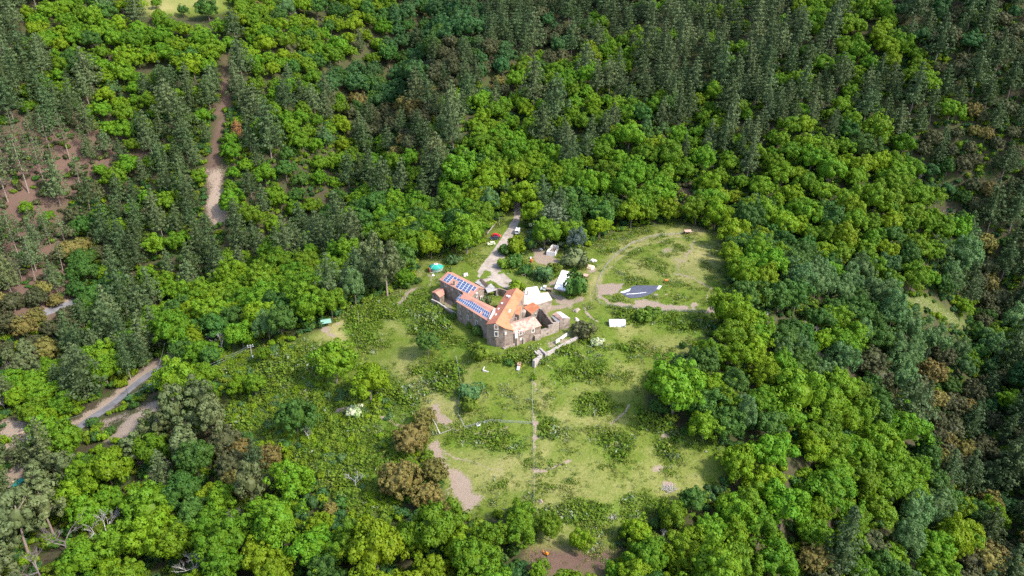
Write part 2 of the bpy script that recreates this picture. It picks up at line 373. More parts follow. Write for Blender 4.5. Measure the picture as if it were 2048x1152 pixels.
dirt = np.maximum.reduce([
  np.maximum(soft([(858,892),(872,884),(885,905),(900,928),(916,950),(932,962),(945,985),(962,1000),(945,1008),(934,1032),(925,1012),(912,985),(896,950),(876,915)], 9) * (.35 + 1.1 * fbm(X, Y, 4, 301)), soft([(850,888),(880,876),(905,925),(950,975),(968,1000),(945,1030),(915,1025),(890,965)], 14) * np.clip(fbm(X, Y, 3.5, 311) * 4 - 1.9, 0, 1) * .7),
  soft([(857,812),(884,806),(888,826),(905,842),(890,850),(868,836)], 5) * .8,
  line([(888,850),(925,862),(965,868),(990,862),(1015,855)], 2.2) * .5, line([(880,905),(920,922),(970,930),(1000,938)], 2) * .5,
  line([(1068,755),(1070,850),(1068,900)], 2.5) * np.clip(n2 * 3 - 1, 0, 1) * .8, blob(1068, 846, 9, 7), blob(1070, 872, 6, 5), blob(1071, 888, 5, 4), blob(1068, 944, 14, 7),
  line([(1068,945),(1110,935),(1145,918)], 2) * .6, line([(1260,812),(1248,830),(1228,850)], 2.5) * .8, blob(1340, 970, 20, 8), blob(1318, 938, 14, 12) * .7, blob(1328, 876, 14, 10) * .7, blob(1083, 1003, 12, 6),
  blob(652, 660, 18, 9), blob(664, 670, 10, 6), blob(634, 690, 14, 5), blob(676, 648, 6, 5), line([(640,700),(665,718)], 2) * .5, blob(690, 818, 30, 8) * .6, line([(725,815),(770,838),(810,865)], 2.5) * .8,
  line([(1184,604),(1190,575),(1202,545),(1225,512),(1262,488),(1310,470),(1370,462),(1400,462)], 1.5, 3) * .42, line([(1197,585),(1207,550),(1232,520),(1268,497),(1310,480),(1360,472)], 1.2, 2) * .42,
  soft([(1196,570),(1252,570),(1228,586),(1204,594),(1194,590)], 3) * .95, soft([(1270,601),(1320,605),(1375,612),(1382,622),(1320,620),(1270,615)], 4) * .9, soft([(1412,608),(1450,612),(1455,625),(1414,624)], 4) * .9,
  line([(1200,596),(1215,610),(1250,614),(1270,616)], 3.5) * .8, blob(1386, 610, 8, 5), blob(1388, 618, 6, 4), blob(1308, 594, 6, 3.5), blob(1232, 609, 10, 4) * .8,
  soft([(1062,498),(1085,500),(1108,512),(1116,524),(1098,530),(1078,522),(1066,510)], 6) * .95, soft([(1090,572),(1104,582),(1130,590),(1150,604),(1140,616),(1118,606),(1095,590)], 6) * .8,
  soft([(1120,538),(1128,540),(1108,572),(1098,572)], 4) * .7, line([(1084,622),(1110,614),(1140,604),(1165,600)], 4, 5) * .6, blob(1182, 540, 12, 8) * .8,
  soft(SPOIL, 9) * np.clip(n2 * 2.6 - .95, 0, 1), soft(LOWLEFT, 8) * .7, soft(WOODPILES, 10) * .75, line([(130,868),(215,806),(280,752),(325,720),(350,706)], 9, 7) * .8, line([(60,645),(135,602)], 8, 6) * .7,
  soft([(416,340),(440,335),(450,390),(456,445),(428,455),(410,410)], 8) * (.25 + 1.0 * fbm(X, Y, 7, 501)), soft(MIDGAP, 5) * blob(1355, 425, 25, 9), blob(1330, 590, 3, 2), soft([(884,588),(905,592),(912,608),(890,606)], 4) * .8,
  soft([(864,586),(880,580),(905,590),(912,626),(890,616)], 6) * .45, blob(872, 553, 26, 12) * .25, line([(861,548),(862,560),(861,572)], 2) * .5, line([(800,604),(812,590),(828,580)], 5, 5) * .6,
  blob(1330, 500, 22, 10) * .5, blob(1360, 520, 22, 10) * .4, line([(1392,478),(1372,510),(1352,545),(1420,575),(1410,605)], 2.2) * .45, soft([(255,992),(300,935),(340,960),(300,975),(280,1000)], 6) * .3,
  line([(480,1090),(505,1120),(520,1150)], 7, 6) * .6, line([(270,920),(330,940)], 8, 6) * .6, soft(RIGHTGAP, 6) * .25, line([(880,480),(905,505)], 3) * .2, soft([(1130,655),(1165,655),(1150,672),(1100,690),(1092,684)], 8) * .35,
  soft([(1092,690),(1120,680),(1150,672),(1158,678),(1100,705)], 6) * .55, blob(985, 690, 12, 3) * .4])
dirt = np.clip(dirt * (.55 + .55 * n2 + .5 * fbm(X, Y, 2.2, 77)), 0, 1)
dry = np.clip(np.maximum.reduce([line([(1184,604),(1190,575),(1202,545),(1225,512),(1262,488),(1310,470),(1370,462),(1400,462)], 16, 8) * .8, line([(1165,600),(1185,610),(1180,580)], 10, 8) * .6, blob(1000, 940, 150, 75) * .75, blob(900, 800, 80, 60) * .7, blob(700, 660, 90, 40) * .8, blob(1160, 960, 160, 80) * .5, blob(1390, 520, 75, 55) * .9, blob(820, 740, 60, 60) * .6,
      blob(1200, 780, 110, 40) * .45, blob(1340, 690, 90, 25) * .5, blob(350, 8, 110, 30), blob(1150, 860, 90, 60) * .5, blob(1060, 800, 60, 60) * .35, blob(1350, 930, 80, 60) * .5]) * (-.1 + 1.5 * n1) + .55 * np.clip(fbm(X, Y, 11, 401) * 4 - 2.3, 0, 1) * inopen, 0, 1)
bram = np.maximum.reduce([soft(b, 9) for b in BRAMBLE])
lush = np.clip(np.maximum.reduce([line([(752,612),(800,640),(850,672),(890,712),(912,745),(920,790)], 5, 4), line([(868,600),(880,640),(905,680),(945,700),(985,708)], 7, 5), line([(640,700),(720,742),(800,800)], 5, 6) * .8, line([(1000,715),(1050,722),(1100,715),(1150,700)], 6, 6) * .8, line([(1110,650),(1170,690),(1260,700)], 6, 6) * .5, scrub * .8, bram * .85, soft([(1290,820),(1380,860),(1490,890),(1430,905),(1330,880),(1270,850)], 12), blob(1190, 1030, 140, 30) * .8, blob(720, 640, 40, 60) * .7, blob(960, 690, 130, 18) * .5,
      soft([(690,780),(760,740),(830,800),(850,860),(800,850),(740,810)], 16) * .8, blob(1150, 720, 90, 45) * .7, blob(1290, 635, 130, 18) * .6, blob(860, 740, 45, 40) * .3, blob(780, 620, 90, 30) * .5, blob(1000, 880, 60, 20),
      blob(1330, 610, 60, 9) * .5, blob(1010, 520, 60, 60) * .6, blob(1080, 555, 60, 20) * .5, soft(RIGHTGAP, 6) * .6]) * (.45 + 1.1 * n1), 0, 1)
V = np.stack([X, Y, Z + (n2 - .5) * .35 * np.clip(inopen + scrub, 0, 1) * (1 - np.clip(dirt * 2, 0, 1)) * np.clip((_seg_d(X, Y, (-20, 255), (10, 240)) - 14) / 10, 0, 1)], -1).reshape(-1, 3)
nx, ny = X.shape
I = np.arange(nx * ny).reshape(nx, ny)
F = np.stack([I[:-1, :-1], I[1:, :-1], I[1:, 1:], I[:-1, 1:]], -1).reshape(-1, 4)

gm = bpy.data.materials.new("ground_cover"); gm.use_nodes = True
_N = gm.node_tree.nodes; _L = gm.node_tree.links; _b = _N["Principled BSDF"]
_b.inputs["Roughness"].default_value = .95; _b.inputs["Specular IOR Level"].default_value = .05
_geo = _N.new("ShaderNodeNewGeometry")
def _noise(s, d=6, r=.6):
    n = _N.new("ShaderNodeTexNoise"); n.inputs["Scale"].default_value = s; n.inputs["Detail"].default_value = d; n.inputs["Roughness"].default_value = r
    _L.new(_geo.outputs["Position"], n.inputs["Vector"]); return n.outputs[0]
def _ramp(src, a, b):
    r = _N.new("ShaderNodeMapRange"); r.inputs[1].default_value = a; r.inputs[2].default_value = b; r.clamp = True
    _L.new(src, r.inputs[0]); return r.outputs[0]
def _mix(f, a, b):
    m = _N.new("ShaderNodeMix"); m.data_type = 'RGBA'
    for s, v in ((0, f), (6, a), (7, b)):
        if isinstance(v, tuple): m.inputs[s].default_value = (*v, 1)
        else: _L.new(v, m.inputs[s])
    return m.outputs[2]
def _mul(a, b):
    m = _N.new("ShaderNodeMath"); m.operation = 'MULTIPLY'; m.use_clamp = True; _L.new(a, m.inputs[0])
    if isinstance(b, float): m.inputs[1].default_value = b
    else: _L.new(b, m.inputs[1])
    return m.outputs[0]
_ma = _N.new("ShaderNodeAttribute"); _ma.attribute_name = "cover_a"
_mb = _N.new("ShaderNodeAttribute"); _mb.attribute_name = "cover_b"
_sa = _N.new("ShaderNodeSeparateColor"); _L.new(_ma.outputs["Color"], _sa.inputs[0])
_sb = _N.new("ShaderNodeSeparateColor"); _L.new(_mb.outputs["Color"], _sb.inputs[0])
_fine = _ramp(_noise(1.6, 8, .7), .38, .62); _mid = _ramp(_noise(.22, 6), .35, .65); _tiny = _ramp(_noise(4.5, 6, .75), .36, .64)
_grass = _mix(_mid, _mix(_fine, (.060, .106, .010), (.122, .165, .022)), _mix(_fine, (.086, .128, .016), (.158, .178, .036)))
_lushc = _mix(_fine, (.060, .115, .012), (.125, .195, .022))
_dryc = _mix(_fine, (.20, .19, .06), (.31, .27, .12))
_lit = _mix(_fine, _mix(_mid, (.040, .034, .022), (.050, .060, .020)), _mix(_mid, (.085, .066, .045), (.055, .075, .020)))
_redc = _mix(_tiny, (.070, .046, .034), (.165, .105, .080))
_soil = _mix(_tiny, (.20, .148, .108), (.33, .262, .205))
_c = _mix(_sa.outputs[1], _grass, _dryc)
_c = _mix(_sa.outputs[2], _c, _lushc)
_c = _mix(_mul(_ramp(_noise(.9, 8, .75), .60, .66), .35), _c, (.36, .38, .24))       # pale flower heads in drifts
_c = _mix(_ma.outputs["Alpha"], _c, _lit)
_c = _mix(_sb.outputs[0], _c, _redc)
_dm = _N.new("ShaderNodeMath"); _dm.operation = 'MULTIPLY_ADD'; _L.new(_fine, _dm.inputs[0]); _dm.inputs[1].default_value = .5; _dm.inputs[2].default_value = -.25
_dd = _N.new("ShaderNodeMath"); _dd.operation = 'ADD'; _L.new(_sa.outputs[0], _dd.inputs[0]); _L.new(_dm.outputs[0], _dd.inputs[1])
_c = _mix(_ramp(_dd.outputs[0], .3, .6), _c, _soil)
_L.new(_c, _b.inputs["Base Color"])
_bp = _N.new("ShaderNodeBump"); _bp.inputs["Strength"].default_value = .8; _bp.inputs["Distance"].default_value = .25
_L.new(_noise(2.2, 8, .7), _bp.inputs["Height"]); _L.new(_bp.outputs[0], _b.inputs["Normal"])

me = mesh_np("terrain", V, F, gm, smooth=True)
for nm, chans in (("cover_a", (dirt, dry, lush, litter)), ("cover_b", (red, red * 0, red * 0, red * 0 + 1))):
    a = me.attributes.new(nm, 'FLOAT_COLOR', 'POINT')
    a.data.foreach_set("color", np.stack([c.ravel() for c in chans], -1).astype(np.float32).ravel())
tag(link("terrain", me), "grassy spur and wooded slopes around the farm", None, None, "structure")
_dirt_grid = dirt; _xs = xs; _ys = ys

# ------------------------------------------------------------------ roads and paths, draped as sheets
def drape(name, line_px, label, m, lift=.07, cross=4, rag=.25, seed=5, cat="road"):
    """line_px: (px, py, width in metres)"""
    P = [T(p[0], p[1])[:2] + (p[2],) for p in line_px]
    out = []
    for a, b in zip(P[:-1], P[1:]):
        k = max(1, int(math.hypot(b[0] - a[0], b[1] - a[1]) / 1.2))
        out += [tuple(a[i] + (b[i] - a[i]) * j / k for i in range(3)) for j in range(k)]
    out.append(P[-1])
    A = np.array(out)
    for _ in range(6): A[1:-1] = (A[:-2] + 2 * A[1:-1] + A[2:]) / 4
    d = np.gradient(A[:, :2], axis=0); d /= np.linalg.norm(d, axis=1)[:, None] + 1e-9
    nrm = np.stack([-d[:, 1], d[:, 0]], 1)
    rows = []
    for j in range(cross + 1):
        o = j / cross - .5
        w = A[:, 2].copy()
        if j in (0, cross): w = w + (vnoise(A[:, 0], A[:, 1], 1.7, seed + j) - .5) * rag * 2 + (vnoise(A[:, 0], A[:, 1], 6, seed + j + 9) - .5) * rag * 2
        q = A[:, :2] + nrm * (o * w)[:, None]
        rows.append(np.column_stack([q, hgt(q[:, 0], q[:, 1]) + lift - (.03 if j in (0, cross) else 0)]))
    Vv = np.stack(rows, 1); n = len(A); idx = np.arange(n * (cross + 1)).reshape(n, cross + 1)
    Ff = np.stack([idx[:-1, :-1], idx[:-1, 1:], idx[1:, 1:], idx[1:, :-1]], -1).reshape(-1, 4)[:, ::-1]
    o = link(name, mesh_np(name, Vv.reshape(-1, 3), Ff, m, smooth=True))
    return tag(o, label, None, None, "structure")
M_ASPH = mat("road_asphalt", (.14, .135, .145), .9, .1, (.18, .175, .18), 1.2, (.11, .108, .11), .3)
M_GRAV = mat("pale_gravel", (.32, .27, .225), .95, .05, (.40, .34, .285), .9, (.235, .195, .155), .25, bump=.5)
M_SAND = mat("trodden_soil", (.25, .20, .15), .95, .05, (.32, .26, .205), 1.1, (.20, .155, .115), .5)
drape("road", [(120,892,3.6),(150,862,3.6),(180,838,3.6),(215,818,3.6),(242,795,3.6),(270,770,3.6),(300,748,3.6),(330,731,3.6),(352,716,3.6),(385,695,3.6),(420,672,3.6),(460,650,3.6)], "grey asphalt lane along the foot of the wooded slope", M_ASPH, .22, 4, .1)
drape("road", [(20,650,3.4),(70,632,3.4),(110,620,3.4),(150,604,3.4),(190,588,3.4)], "grey asphalt lane below the red pine slope", M_ASPH, .22, 4, .1)
drape("driveway", [(1012,376,3),(1026,398,3),(1036,415,3.2),(1034,435,3.4),(1025,455,4.2),(1014,475,5.2),(1003,495,6.5),(994,512,8),(984,532,9.5),(972,550,9),(958,562,7)], "pale gravel driveway down to the farm yard", M_GRAV, .07, 6, .7)
drape("driveway", [(984,536,7),(992,552,7.5),(1006,563,7),(1022,571,6),(1038,579,5),(1050,583,3.5)], "pale gravel branch of the drive behind the farmhouse", M_GRAV, .09, 6, .6)
drape("footpath", [(1168,614,1.0),(1172,625,1.1),(1180,635,1.1),(1195,644,1.0),(1212,648,.8)], "beige trodden footpath to the white tunnel", M_SAND, .06, 2, .25)
# ------------------------------------------------------------------ the farm
M_STONE = mat("rubble_stone", (.20, .15, .12), .95, .05, (.30, .235, .19), 2.2, (.135, .10, .08), .55, bump=.7)
M_STONEL = mat("pale_rubble_stone", (.27, .215, .175), .95, .05, (.36, .30, .25), 2.0, (.18, .14, .115), .5, bump=.7)
M_RENDER = mat("worn_lime_render", (.40, .355, .325), .9, .05, (.31, .27, .24), 1.5)
M_LIME = mat("white_lime_surround", (.58, .54, .50), .9, .05, (.48, .44, .40), 4)
M_TILE_SHADE = mat("shaded_orange_roof_tiles", (.37, .125, .072), .8, .15, (.43, .175, .11), 2.6, (.30, .125, .09), .35, bump=.4)  # darker copy of the orange tiles, shade put into the colour
M_TILEB = mat("bright_orange_roof_tiles", (.44, .165, .078), .8, .15, (.47, .21, .115), 2.2, (.41, .14, .065), .4, bump=.4)
M_TILER = mat("pink_orange_roof_tiles", (.43, .195, .13), .8, .15, (.47, .24, .17), 2.4, (.37, .175, .13), .3, bump=.4)
M_TILEO = mat("old_mottled_roof_tiles", (.41, .225, .165), .9, .1, (.52, .38, .305), 1.7, (.32, .165, .125), .8, bump=.6)
M_TILEP = mat("bleached_roof_tiles", (.50, .41, .355), .9, .1, (.46, .32, .255), 1.5, (.56, .50, .45), .7, bump=.6)
M_WHROOF = mat("pale_sheet_roof", (.68, .64, .60), .8, .1, (.60, .55, .51), 1.2)
M_GREYROOF = mat("grey_slab_roof", (.29, .275, .265), .9, .1, (.36, .34, .32), 1.4, (.23, .22, .21), .5)
M_WOODD = mat("dark_weathered_wood", (.075, .055, .045), .9, .1, (.13, .10, .085), 3)
M_WOOD = mat("grey_brown_wood", (.26, .20, .15), .9, .1, (.36, .28, .21), 3)
M_LOG = mat("fresh_cut_wood", (.58, .42, .27), .9, .1, (.66, .52, .37), 3)
M_GLASS = mat("dark_window_glass", (.03, .032, .036), .15, .5)
M_SHUT = mat("red_brown_shutter", (.24, .11, .06), .7, .2)
M_WHITE = mat("white_paint", (.80, .80, .79), .5, .3)
M_BLACK = mat("black_rubber", (.025, .025, .027), .6, .3)
M_CELL = mat("blue_solar_cells", (.055, .080, .165), .3, .45, (.068, .096, .19), .6)
M_ALU = mat("pale_aluminium", (.62, .64, .68), .5, .4)
M_STEEL = mat("galvanised_steel", (.42, .43, .44), .5, .4, metal=.3)

def W3(pts_): return [un(*p) for p in pts_]
def centre(P, z=0.0):
    P = np.array(P); return float(P[:, 0].mean()), float(P[:, 1].mean()), z
def shrink(foot, k=.25):
    c = np.mean(np.array([p[:2] for p in foot]), axis=0); out = []
    for p in foot:
        d = np.array(p[:2]) - c; L = np.linalg.norm(d); out.append(tuple(c + d * (L - k) / L))
    return out
def house(name, label, cat, outline, faces, wall_m, roof_m, z0=-2.5, over=.3, th=.2):
    """outline: eave and gable points (px, py, z) counterclockwise seen from above; faces: roof planes as lists of outline indices or extra points"""
    O = W3(outline) if len(outline[0]) == 3 and outline[0][0] > 200 else [np.array(p, float) for p in outline]
    cx, cy, _ = centre(O)
    root = place(name, label, cat, cx, cy, 0.0)
    n = len(O)
    area = sum(O[i][0] * O[(i + 1) % n][1] - O[(i + 1) % n][0] * O[i][1] for i in range(n))
    seq = O if area > 0 else O[::-1]
    MB().prism(shrink(seq, over), z0, [p[2] - th - .02 for p in seq]).build("wall", wall_m, root)
    for f in faces:
        P = [O[i] if isinstance(i, int) else un(*i) for i in f]
        a = sum(P[i][0] * P[(i + 1) % len(P)][1] - P[(i + 1) % len(P)][0] * P[i][1] for i in range(len(P)))
        if a < 0: P = P[::-1]
        MB().slab(P, th).build("roof", roof_m if not isinstance(roof_m, dict) else roof_m[faces.index(f)], root)
    return root, O
def window(root, a, b, px, py, w, h, fr=M_LIME, pane=M_GLASS, name="window", frame=.16, out=.05):
    """a window in the upright wall over the ground line a-b, centred where the photograph shows it"""
    a = np.array(a[:2], float); b = np.array(b[:2], float)
    p = un_plane(px, py, a, b)
    d = (b - a) / np.linalg.norm(b - a); nrm = np.array([d[1], -d[0]])
    if nrm @ (np.array([0, 0]) - p[:2]) < 0: nrm = -nrm
    ang = math.atan2(d[1], d[0])
    q = p[:2] + nrm * out
    f = MB()
    f.box((q[0] - d[0] * (w / 2 + frame / 2), q[1] - d[1] * (w / 2 + frame / 2), p[2]), (frame, .34, h + 2 * frame), ang)
    f.box((q[0] + d[0] * (w / 2 + frame / 2), q[1] + d[1] * (w / 2 + frame / 2), p[2]), (frame, .34, h + 2 * frame), ang)
    f.box((q[0], q[1], p[2] + h / 2 + frame / 2), (w, .34, frame), ang)
    f.box((q[0], q[1], p[2] - h / 2 - frame / 2), (w, .34, frame), ang)
    fo = f.build(name, fr, root)
    g = MB(); e = p[:2] + nrm * (out - .03)
    g.box((e[0], e[1], p[2]), (w - .01, .3, h - .01), ang)
    g.box((e[0] + nrm[0] * .16, e[1] + nrm[1] * .16, p[2]), (.05, .03, h - .02), ang, 1)
    link("pane", mesh_np("pane", g.v, g.f, [pane, fr], g.mi), fo)
    return fo
def ribs(root, P, q=.0): pass

# --- main farmhouse: tall, gable to the lower left, long orange roof running back
n_ = [(972.2,648.4,8.3),(990.8,646.4,9.9),(1009.1,656.0,8.2),(1027.3,660.7,6.7),(1017.6,643.5,8.2),(1048.9,586.4,8.3),(1033.7,575.6,9.9),(1015.2,580,8.3)]
farm, O = house("farmhouse", "tall stone farmhouse with long bright orange ridge roof and gable to the meadow", "farmhouse", n_, [[0,1,6,7],[1,2,3,4,5,6]], M_STONE, {0: M_TILE_SHADE, 1: M_TILEB}, over=.28)  # one roof: left slope painted in its shaded tone, right in its sunlit one
FA, FB, FC = [np.array(p[:2]) for p in shrink(O[:4] , 0)][0:1] + [O[2][:2], O[3][:2]]
A2, B2 = np.array(O[0][:2]) * .985 + np.array(O[2][:2]) * .015, np.array(O[2][:2])
def off(a, b, k):
    a = np.array(a[:2], float); b = np.array(b[:2], float); d = (b - a) / np.linalg.norm(b - a); nn = np.array([-d[1], d[0]])
    if nn @ a < 0: nn = -nn
    return a + nn * k, b + nn * k
ga, gb = off(O[1], O[2], .24)
window(farm, ga, gb, 992.5, 653.8, .9, 1.5, pane=M_SHUT, frame=.3)
window(farm, ga, gb, 992.6, 667.6, .9, 1.5, frame=.3)
window(farm, ga, gb, 991.5, 679.8, .35, .6, fr=M_STONE, frame=.1)
wa, wb = off(O[2], (21.6, 242.1), .25)
window(farm, wa, wb, 1011.8, 665.8, .3, .3, frame=.45)
# rooflights, chimney and flues on the main roof
def on_roof(root, px, py, z, d, rz, m, name):
    p = un(px, py, z); return MB().box((p[0], p[1], p[2]), d, rz).build(name, m, root)
RZ = math.atan2(O[6][1] - O[1][1], O[6][0] - O[1][0])
for px, py, z in ((1014.5,591.5,9.2),(1004,606.5,9.0),(997.5,617.5,8.9),(992,629,9.1)): on_roof(farm, px, py, z, (1.2, .7, .12), RZ, M_ALU, "rooflight")
on_roof(farm, 1019.6, 622, 9.0, (2.0, .6, .12), RZ + .1, M_WHITE, "rooflight")
on_roof(farm, 1018.6, 594.3, 9.6, (.8, .7, 1.0), RZ, M_WHITE, "chimney")
MB().tube(O[1] + np.array([0, 0, .03]), O[6] + np.array([0, 0, .03]), .16, n=6).build("ridge_tiles", M_TILE_SHADE, farm)

# --- front solar wing
n_ = [(911.8,602.5,8.0),(976.2,642.6,8.0),(986.5,621.0,9.5),(992.5,616.8,8.2),(925.0,584.5,8.2),(926.6,587.6,9.5)]
sol, S = house("solar_wing", "long stone wing with two rows of blue solar panels, joined to the farmhouse gable", "house wing", n_, [[0,1,2,5],[5,2,3,4]], M_STONE, M_TILER, over=.3)
def grid_on(root, q, cols, rows, skip=(), fill=.97, name="solar_panel", th=.07):
    """panels laid on a quad q = lower left, lower right, upper right, upper left"""
    q = [np.array(p, float) for p in q]
    def at(u, v): return (q[0] * (1 - u) + q[1] * u) * (1 - v) + (q[3] * (1 - u) + q[2] * u) * v
    nz = np.cross(q[1] - q[0], q[3] - q[0]); nz /= np.linalg.norm(nz); nz = nz if nz[2] > 0 else -nz
    for r in range(rows):
        for c in range(cols):
            if (c, r) in skip: continue
            g = MB()
            for k, (ins, up, mi) in enumerate(((.5 - fill / 2, th, 1), (.5 - fill / 2 + .055, th + .012, 0))):
                us = ((c + ins) / cols, (c + 1 - ins) / cols); vs = ((r + ins * .8) / rows, (r + 1 - ins * .8) / rows)
                P = [at(us[0], vs[0]), at(us[1], vs[0]), at(us[1], vs[1]), at(us[0], vs[1])]
                g.add([p + nz * up for p in P] + [p + nz * .01 for p in P], [(0, 1, 2, 3), (0, 4, 5, 1), (1, 5, 6, 2), (2, 6, 7, 3), (3, 7, 4, 0)], mi)
            g.build(name, [M_CELL, M_ALU], root)
def on_face(P0, P1, P3, px, py):
    """line of sight meets the plane through three roof points"""
    n = np.cross(P1 - P0, P3 - P0); d = ray(px, py); c = np.array([0, 0, CAMH])
    return c + d * ((P0 - c) @ n) / (d @ n)
q = [on_face(S[0], S[1], S[2], *p) for p in ((912.3,598.8),(975.2,637.4),(980.2,625.3),(921.4,588.8))]
grid_on(sol, q, 17, 2, skip=((13, 0),), fill=.97)
pa, pb = S[1] + np.array([.3, .2, 1.0]), S[2] + np.array([.3, .2, .9])
d_ = pb - pa; w_ = np.array([d_[1], -d_[0], 0]); w_ = w_ / np.linalg.norm(w_) * .45
MB().slab([pa, pa + w_, pb + w_, pb], 1.6).build("parapet", M_LIME, sol)
la, lb = off(S[0], S[1], .27)
for px, py, w, h, fr in ((920.6,611,.6,1.0,.2),(920.2,624,.8,1.5,.25),(936.4,621,.6,1.0,.2),(936.8,634.5,.8,1.6,.3),(949,630,.7,1.2,.25),(963,637.5,.7,1.1,.2),(954,645.5,1.0,1.6,.35),(923,637,.3,.3,.15)):
    window(sol, la, lb, px, py, w, h, frame=fr * .7)

# --- rear solar wing
def z4(x, y): return 860 + x / 12.8, 530 + y / 12.8
n_ = [(*z4(240,375),7.0),(*z4(1060,813),7.0),(*z4(1255,585),8.6),(*z4(1400,605),7.0),(*z4(592,197),7.0),(*z4(450,172),8.6)]
rear, R = house("solar_wing", "rear stone wing with blue solar panels round a chimney, next to the green yurt", "house wing", n_, [[0,1,2,5],[5,2,3,4]], M_STONE, M_TILER, over=.3)
fR = lambda x, y: on_face(R[0], R[1], R[2], *z4(x, y))
grid_on(rear, [fR(328,395), fR(470,468), fR(628,290), fR(486,218)], 2, 4, fill=.97)
grid_on(rear, [fR(585,345), fR(745,425), fR(795,375), fR(632,293)], 2, 1, fill=.97)
grid_on(rear, [fR(642,560), fR(978,732), fR(1118,538), fR(790,366)], 4, 4, fill=.97)
grid_on(rear, [fR(1056,640), fR(1130,676), fR(1205,578), fR(1128,540)], 1, 2, fill=.97)
p = fR(632,500); MB().box((p[0], p[1], p[2] + .5), (.75, .75, 1.9), .9).box((p[0], p[1], p[2] + 1.52), (.95, .95, .16), .9).build("chimney", M_STONEL, rear)
ra, rb = off(R[0], R[1], .27)
for x, y in ((408,505),(565,590),(760,685)): window(rear, ra, rb, *z4(x, y), .7, 1.4, frame=.25)
ea, eb = off(R[1], R[3], .22)
window(rear, ea, eb, *z4(1188,765), .7, 1.3, frame=.3); window(rear, ea, eb, *z4(1305,850), .7, 1.4, frame=.3)

# --- stone outhouse with its small garden wall
def z7(x, y): return 860 + x / 13.65, 560 + y / 13.65
n_ = [(*z7(38,332),3.4),(*z7(142,345),4.3),(*z7(262,470),3.4),(*z7(395,385),3.4),(*z7(372,225),4.3),(*z7(262,208),3.4)]
outh, Q = house("outhouse", "small stone outhouse with faded tile roof behind the long garden wall", "outhouse", n_, [[0,1,4,5],[1,2,3,4]], M_STONE, M_TILER, over=.2)
def wall_line(name, label, pts_px, th=.5, m=M_STONE, drop=1.5, cat="stone wall", cap=None):
    P = W3(pts_px); cx, cy, _ = centre(P); root = place(name, label, cat, cx, cy)
    g = MB(); c = MB()
    for a, b in zip(P[:-1], P[1:]):
        L = math.hypot(b[0] - a[0], b[1] - a[1]); k = max(1, int(L / .8)); ang = math.atan2(b[1] - a[1], b[0] - a[0])
        for j in range(k):
            u = (j + .5) / k; z = a[2] + (b[2] - a[2]) * u + random.uniform(-.10, .10); x = a[0] + (b[0] - a[0]) * u; y = a[1] + (b[1] - a[1]) * u
            gz = float(hgt(x, y)) - drop
            g.box((x, y, (z + gz) / 2), (L / k + .002 + .04 * (j % 2), th + .03 * (j % 2) + random.uniform(-.03, .03), z - gz), ang)
            if cap: c.box((x, y, z + .05), (L / k + .03 * (j % 2), th + .12, .12 + .02 * (j % 2)), ang + random.uniform(-.03, .03))
    g.build("wall", m, root)
    if cap: c.build("coping", cap, root)
    return root
wall_line("garden_wall", "long grey stone garden wall below the small outhouse", [(*z7(42,520),1.6),(*z7(210,600),1.6),(*z7(360,700),1.6),(*z7(520,812),1.5),(*z7(700,905),1.2)], .55, M_STONE, 2, cap=M_RENDER)
wall_line("courtyard_wall", "tall dark stone courtyard wall between the open shed and the farmhouse roof", [(*z4(1640,578),3.2),(*z4(1800,610),3.1),(*z4(1965,655),3.0)], .6, M_STONE, 1.0)

# --- pale barn behind the farmhouse
def z5(x, y): return 960 + x / 10.24, 560 + y / 10.24
n_ = [(*z5(880,500),4.0),(*z5(1180,497),4.0),(*z5(1482,402),4.0),(*z5(1392,250),5.5),(*z5(1240,262),5.6),(*z5(905,312),5.5)]
barn, Bn = house("barn", "long low barn with bleached pinkish tile roof beside the white pickup", "barn", n_, [[0,1,2,3,4,5]], M_STONEL, M_TILEP, over=.25)
p = z5(972,260); p = un(*p, 6.0); MB().box((p[0], p[1], p[2]), (.5, .5, 1.6), .3).build("chimney", M_RENDER, barn)
n_ = [(*z5(906,306),5.2),(*z5(1232,258),5.2),(*z5(1172,126),4.2),(*z5(942,160),4.2)]
house("lean_to", "white flat-roofed lean-to on the back of the pale barn", "lean-to", n_, [[0,1,2,3]], M_STONEL, M_WHROOF, over=.2)

# --- tower-like house with one bright orange slope
n_ = [(*z5(885,556),5.4),(*z5(1050,692),5.4),(*z5(1225,552),6.7),(*z5(1082,455),6.7)]
tow, Tw = house("stone_house", "square stone house with a single bright orange roof slope above the mottled roof", "house", n_, [[0,1,2,3]], M_STONE, M_TILEB, over=.18)
ta, tb = off(Tw[1], Tw[2], .16)
window(tow, ta, tb, *z5(1134,712), .7, 1.3, frame=.12)
# --- small block against the farmhouse roof
n_ = [(*z5(684,690),6.6),(*z5(800,712),6.6),(*z5(866,524),7.6),(*z5(676,540),7.6)]
blk, Bk = house("stone_block", "narrow stone block with small orange roof against the right slope of the farmhouse", "annex", n_, [[0,1,2,3]], M_STONEL, M_TILEB, over=.15)
ba, bb = off(Bk[0], Bk[1], .12)
window(blk, ba, bb, *z5(722,792), .5, .5, frame=.35)
p = un(*z5(880,700), 3.5); MB().lathe((p[0], p[1], 0), [(1.3,-1),(1.3,4.8),(1.1,5.2),(.2,5.4)], 16).build("apse", M_STONEL, blk)

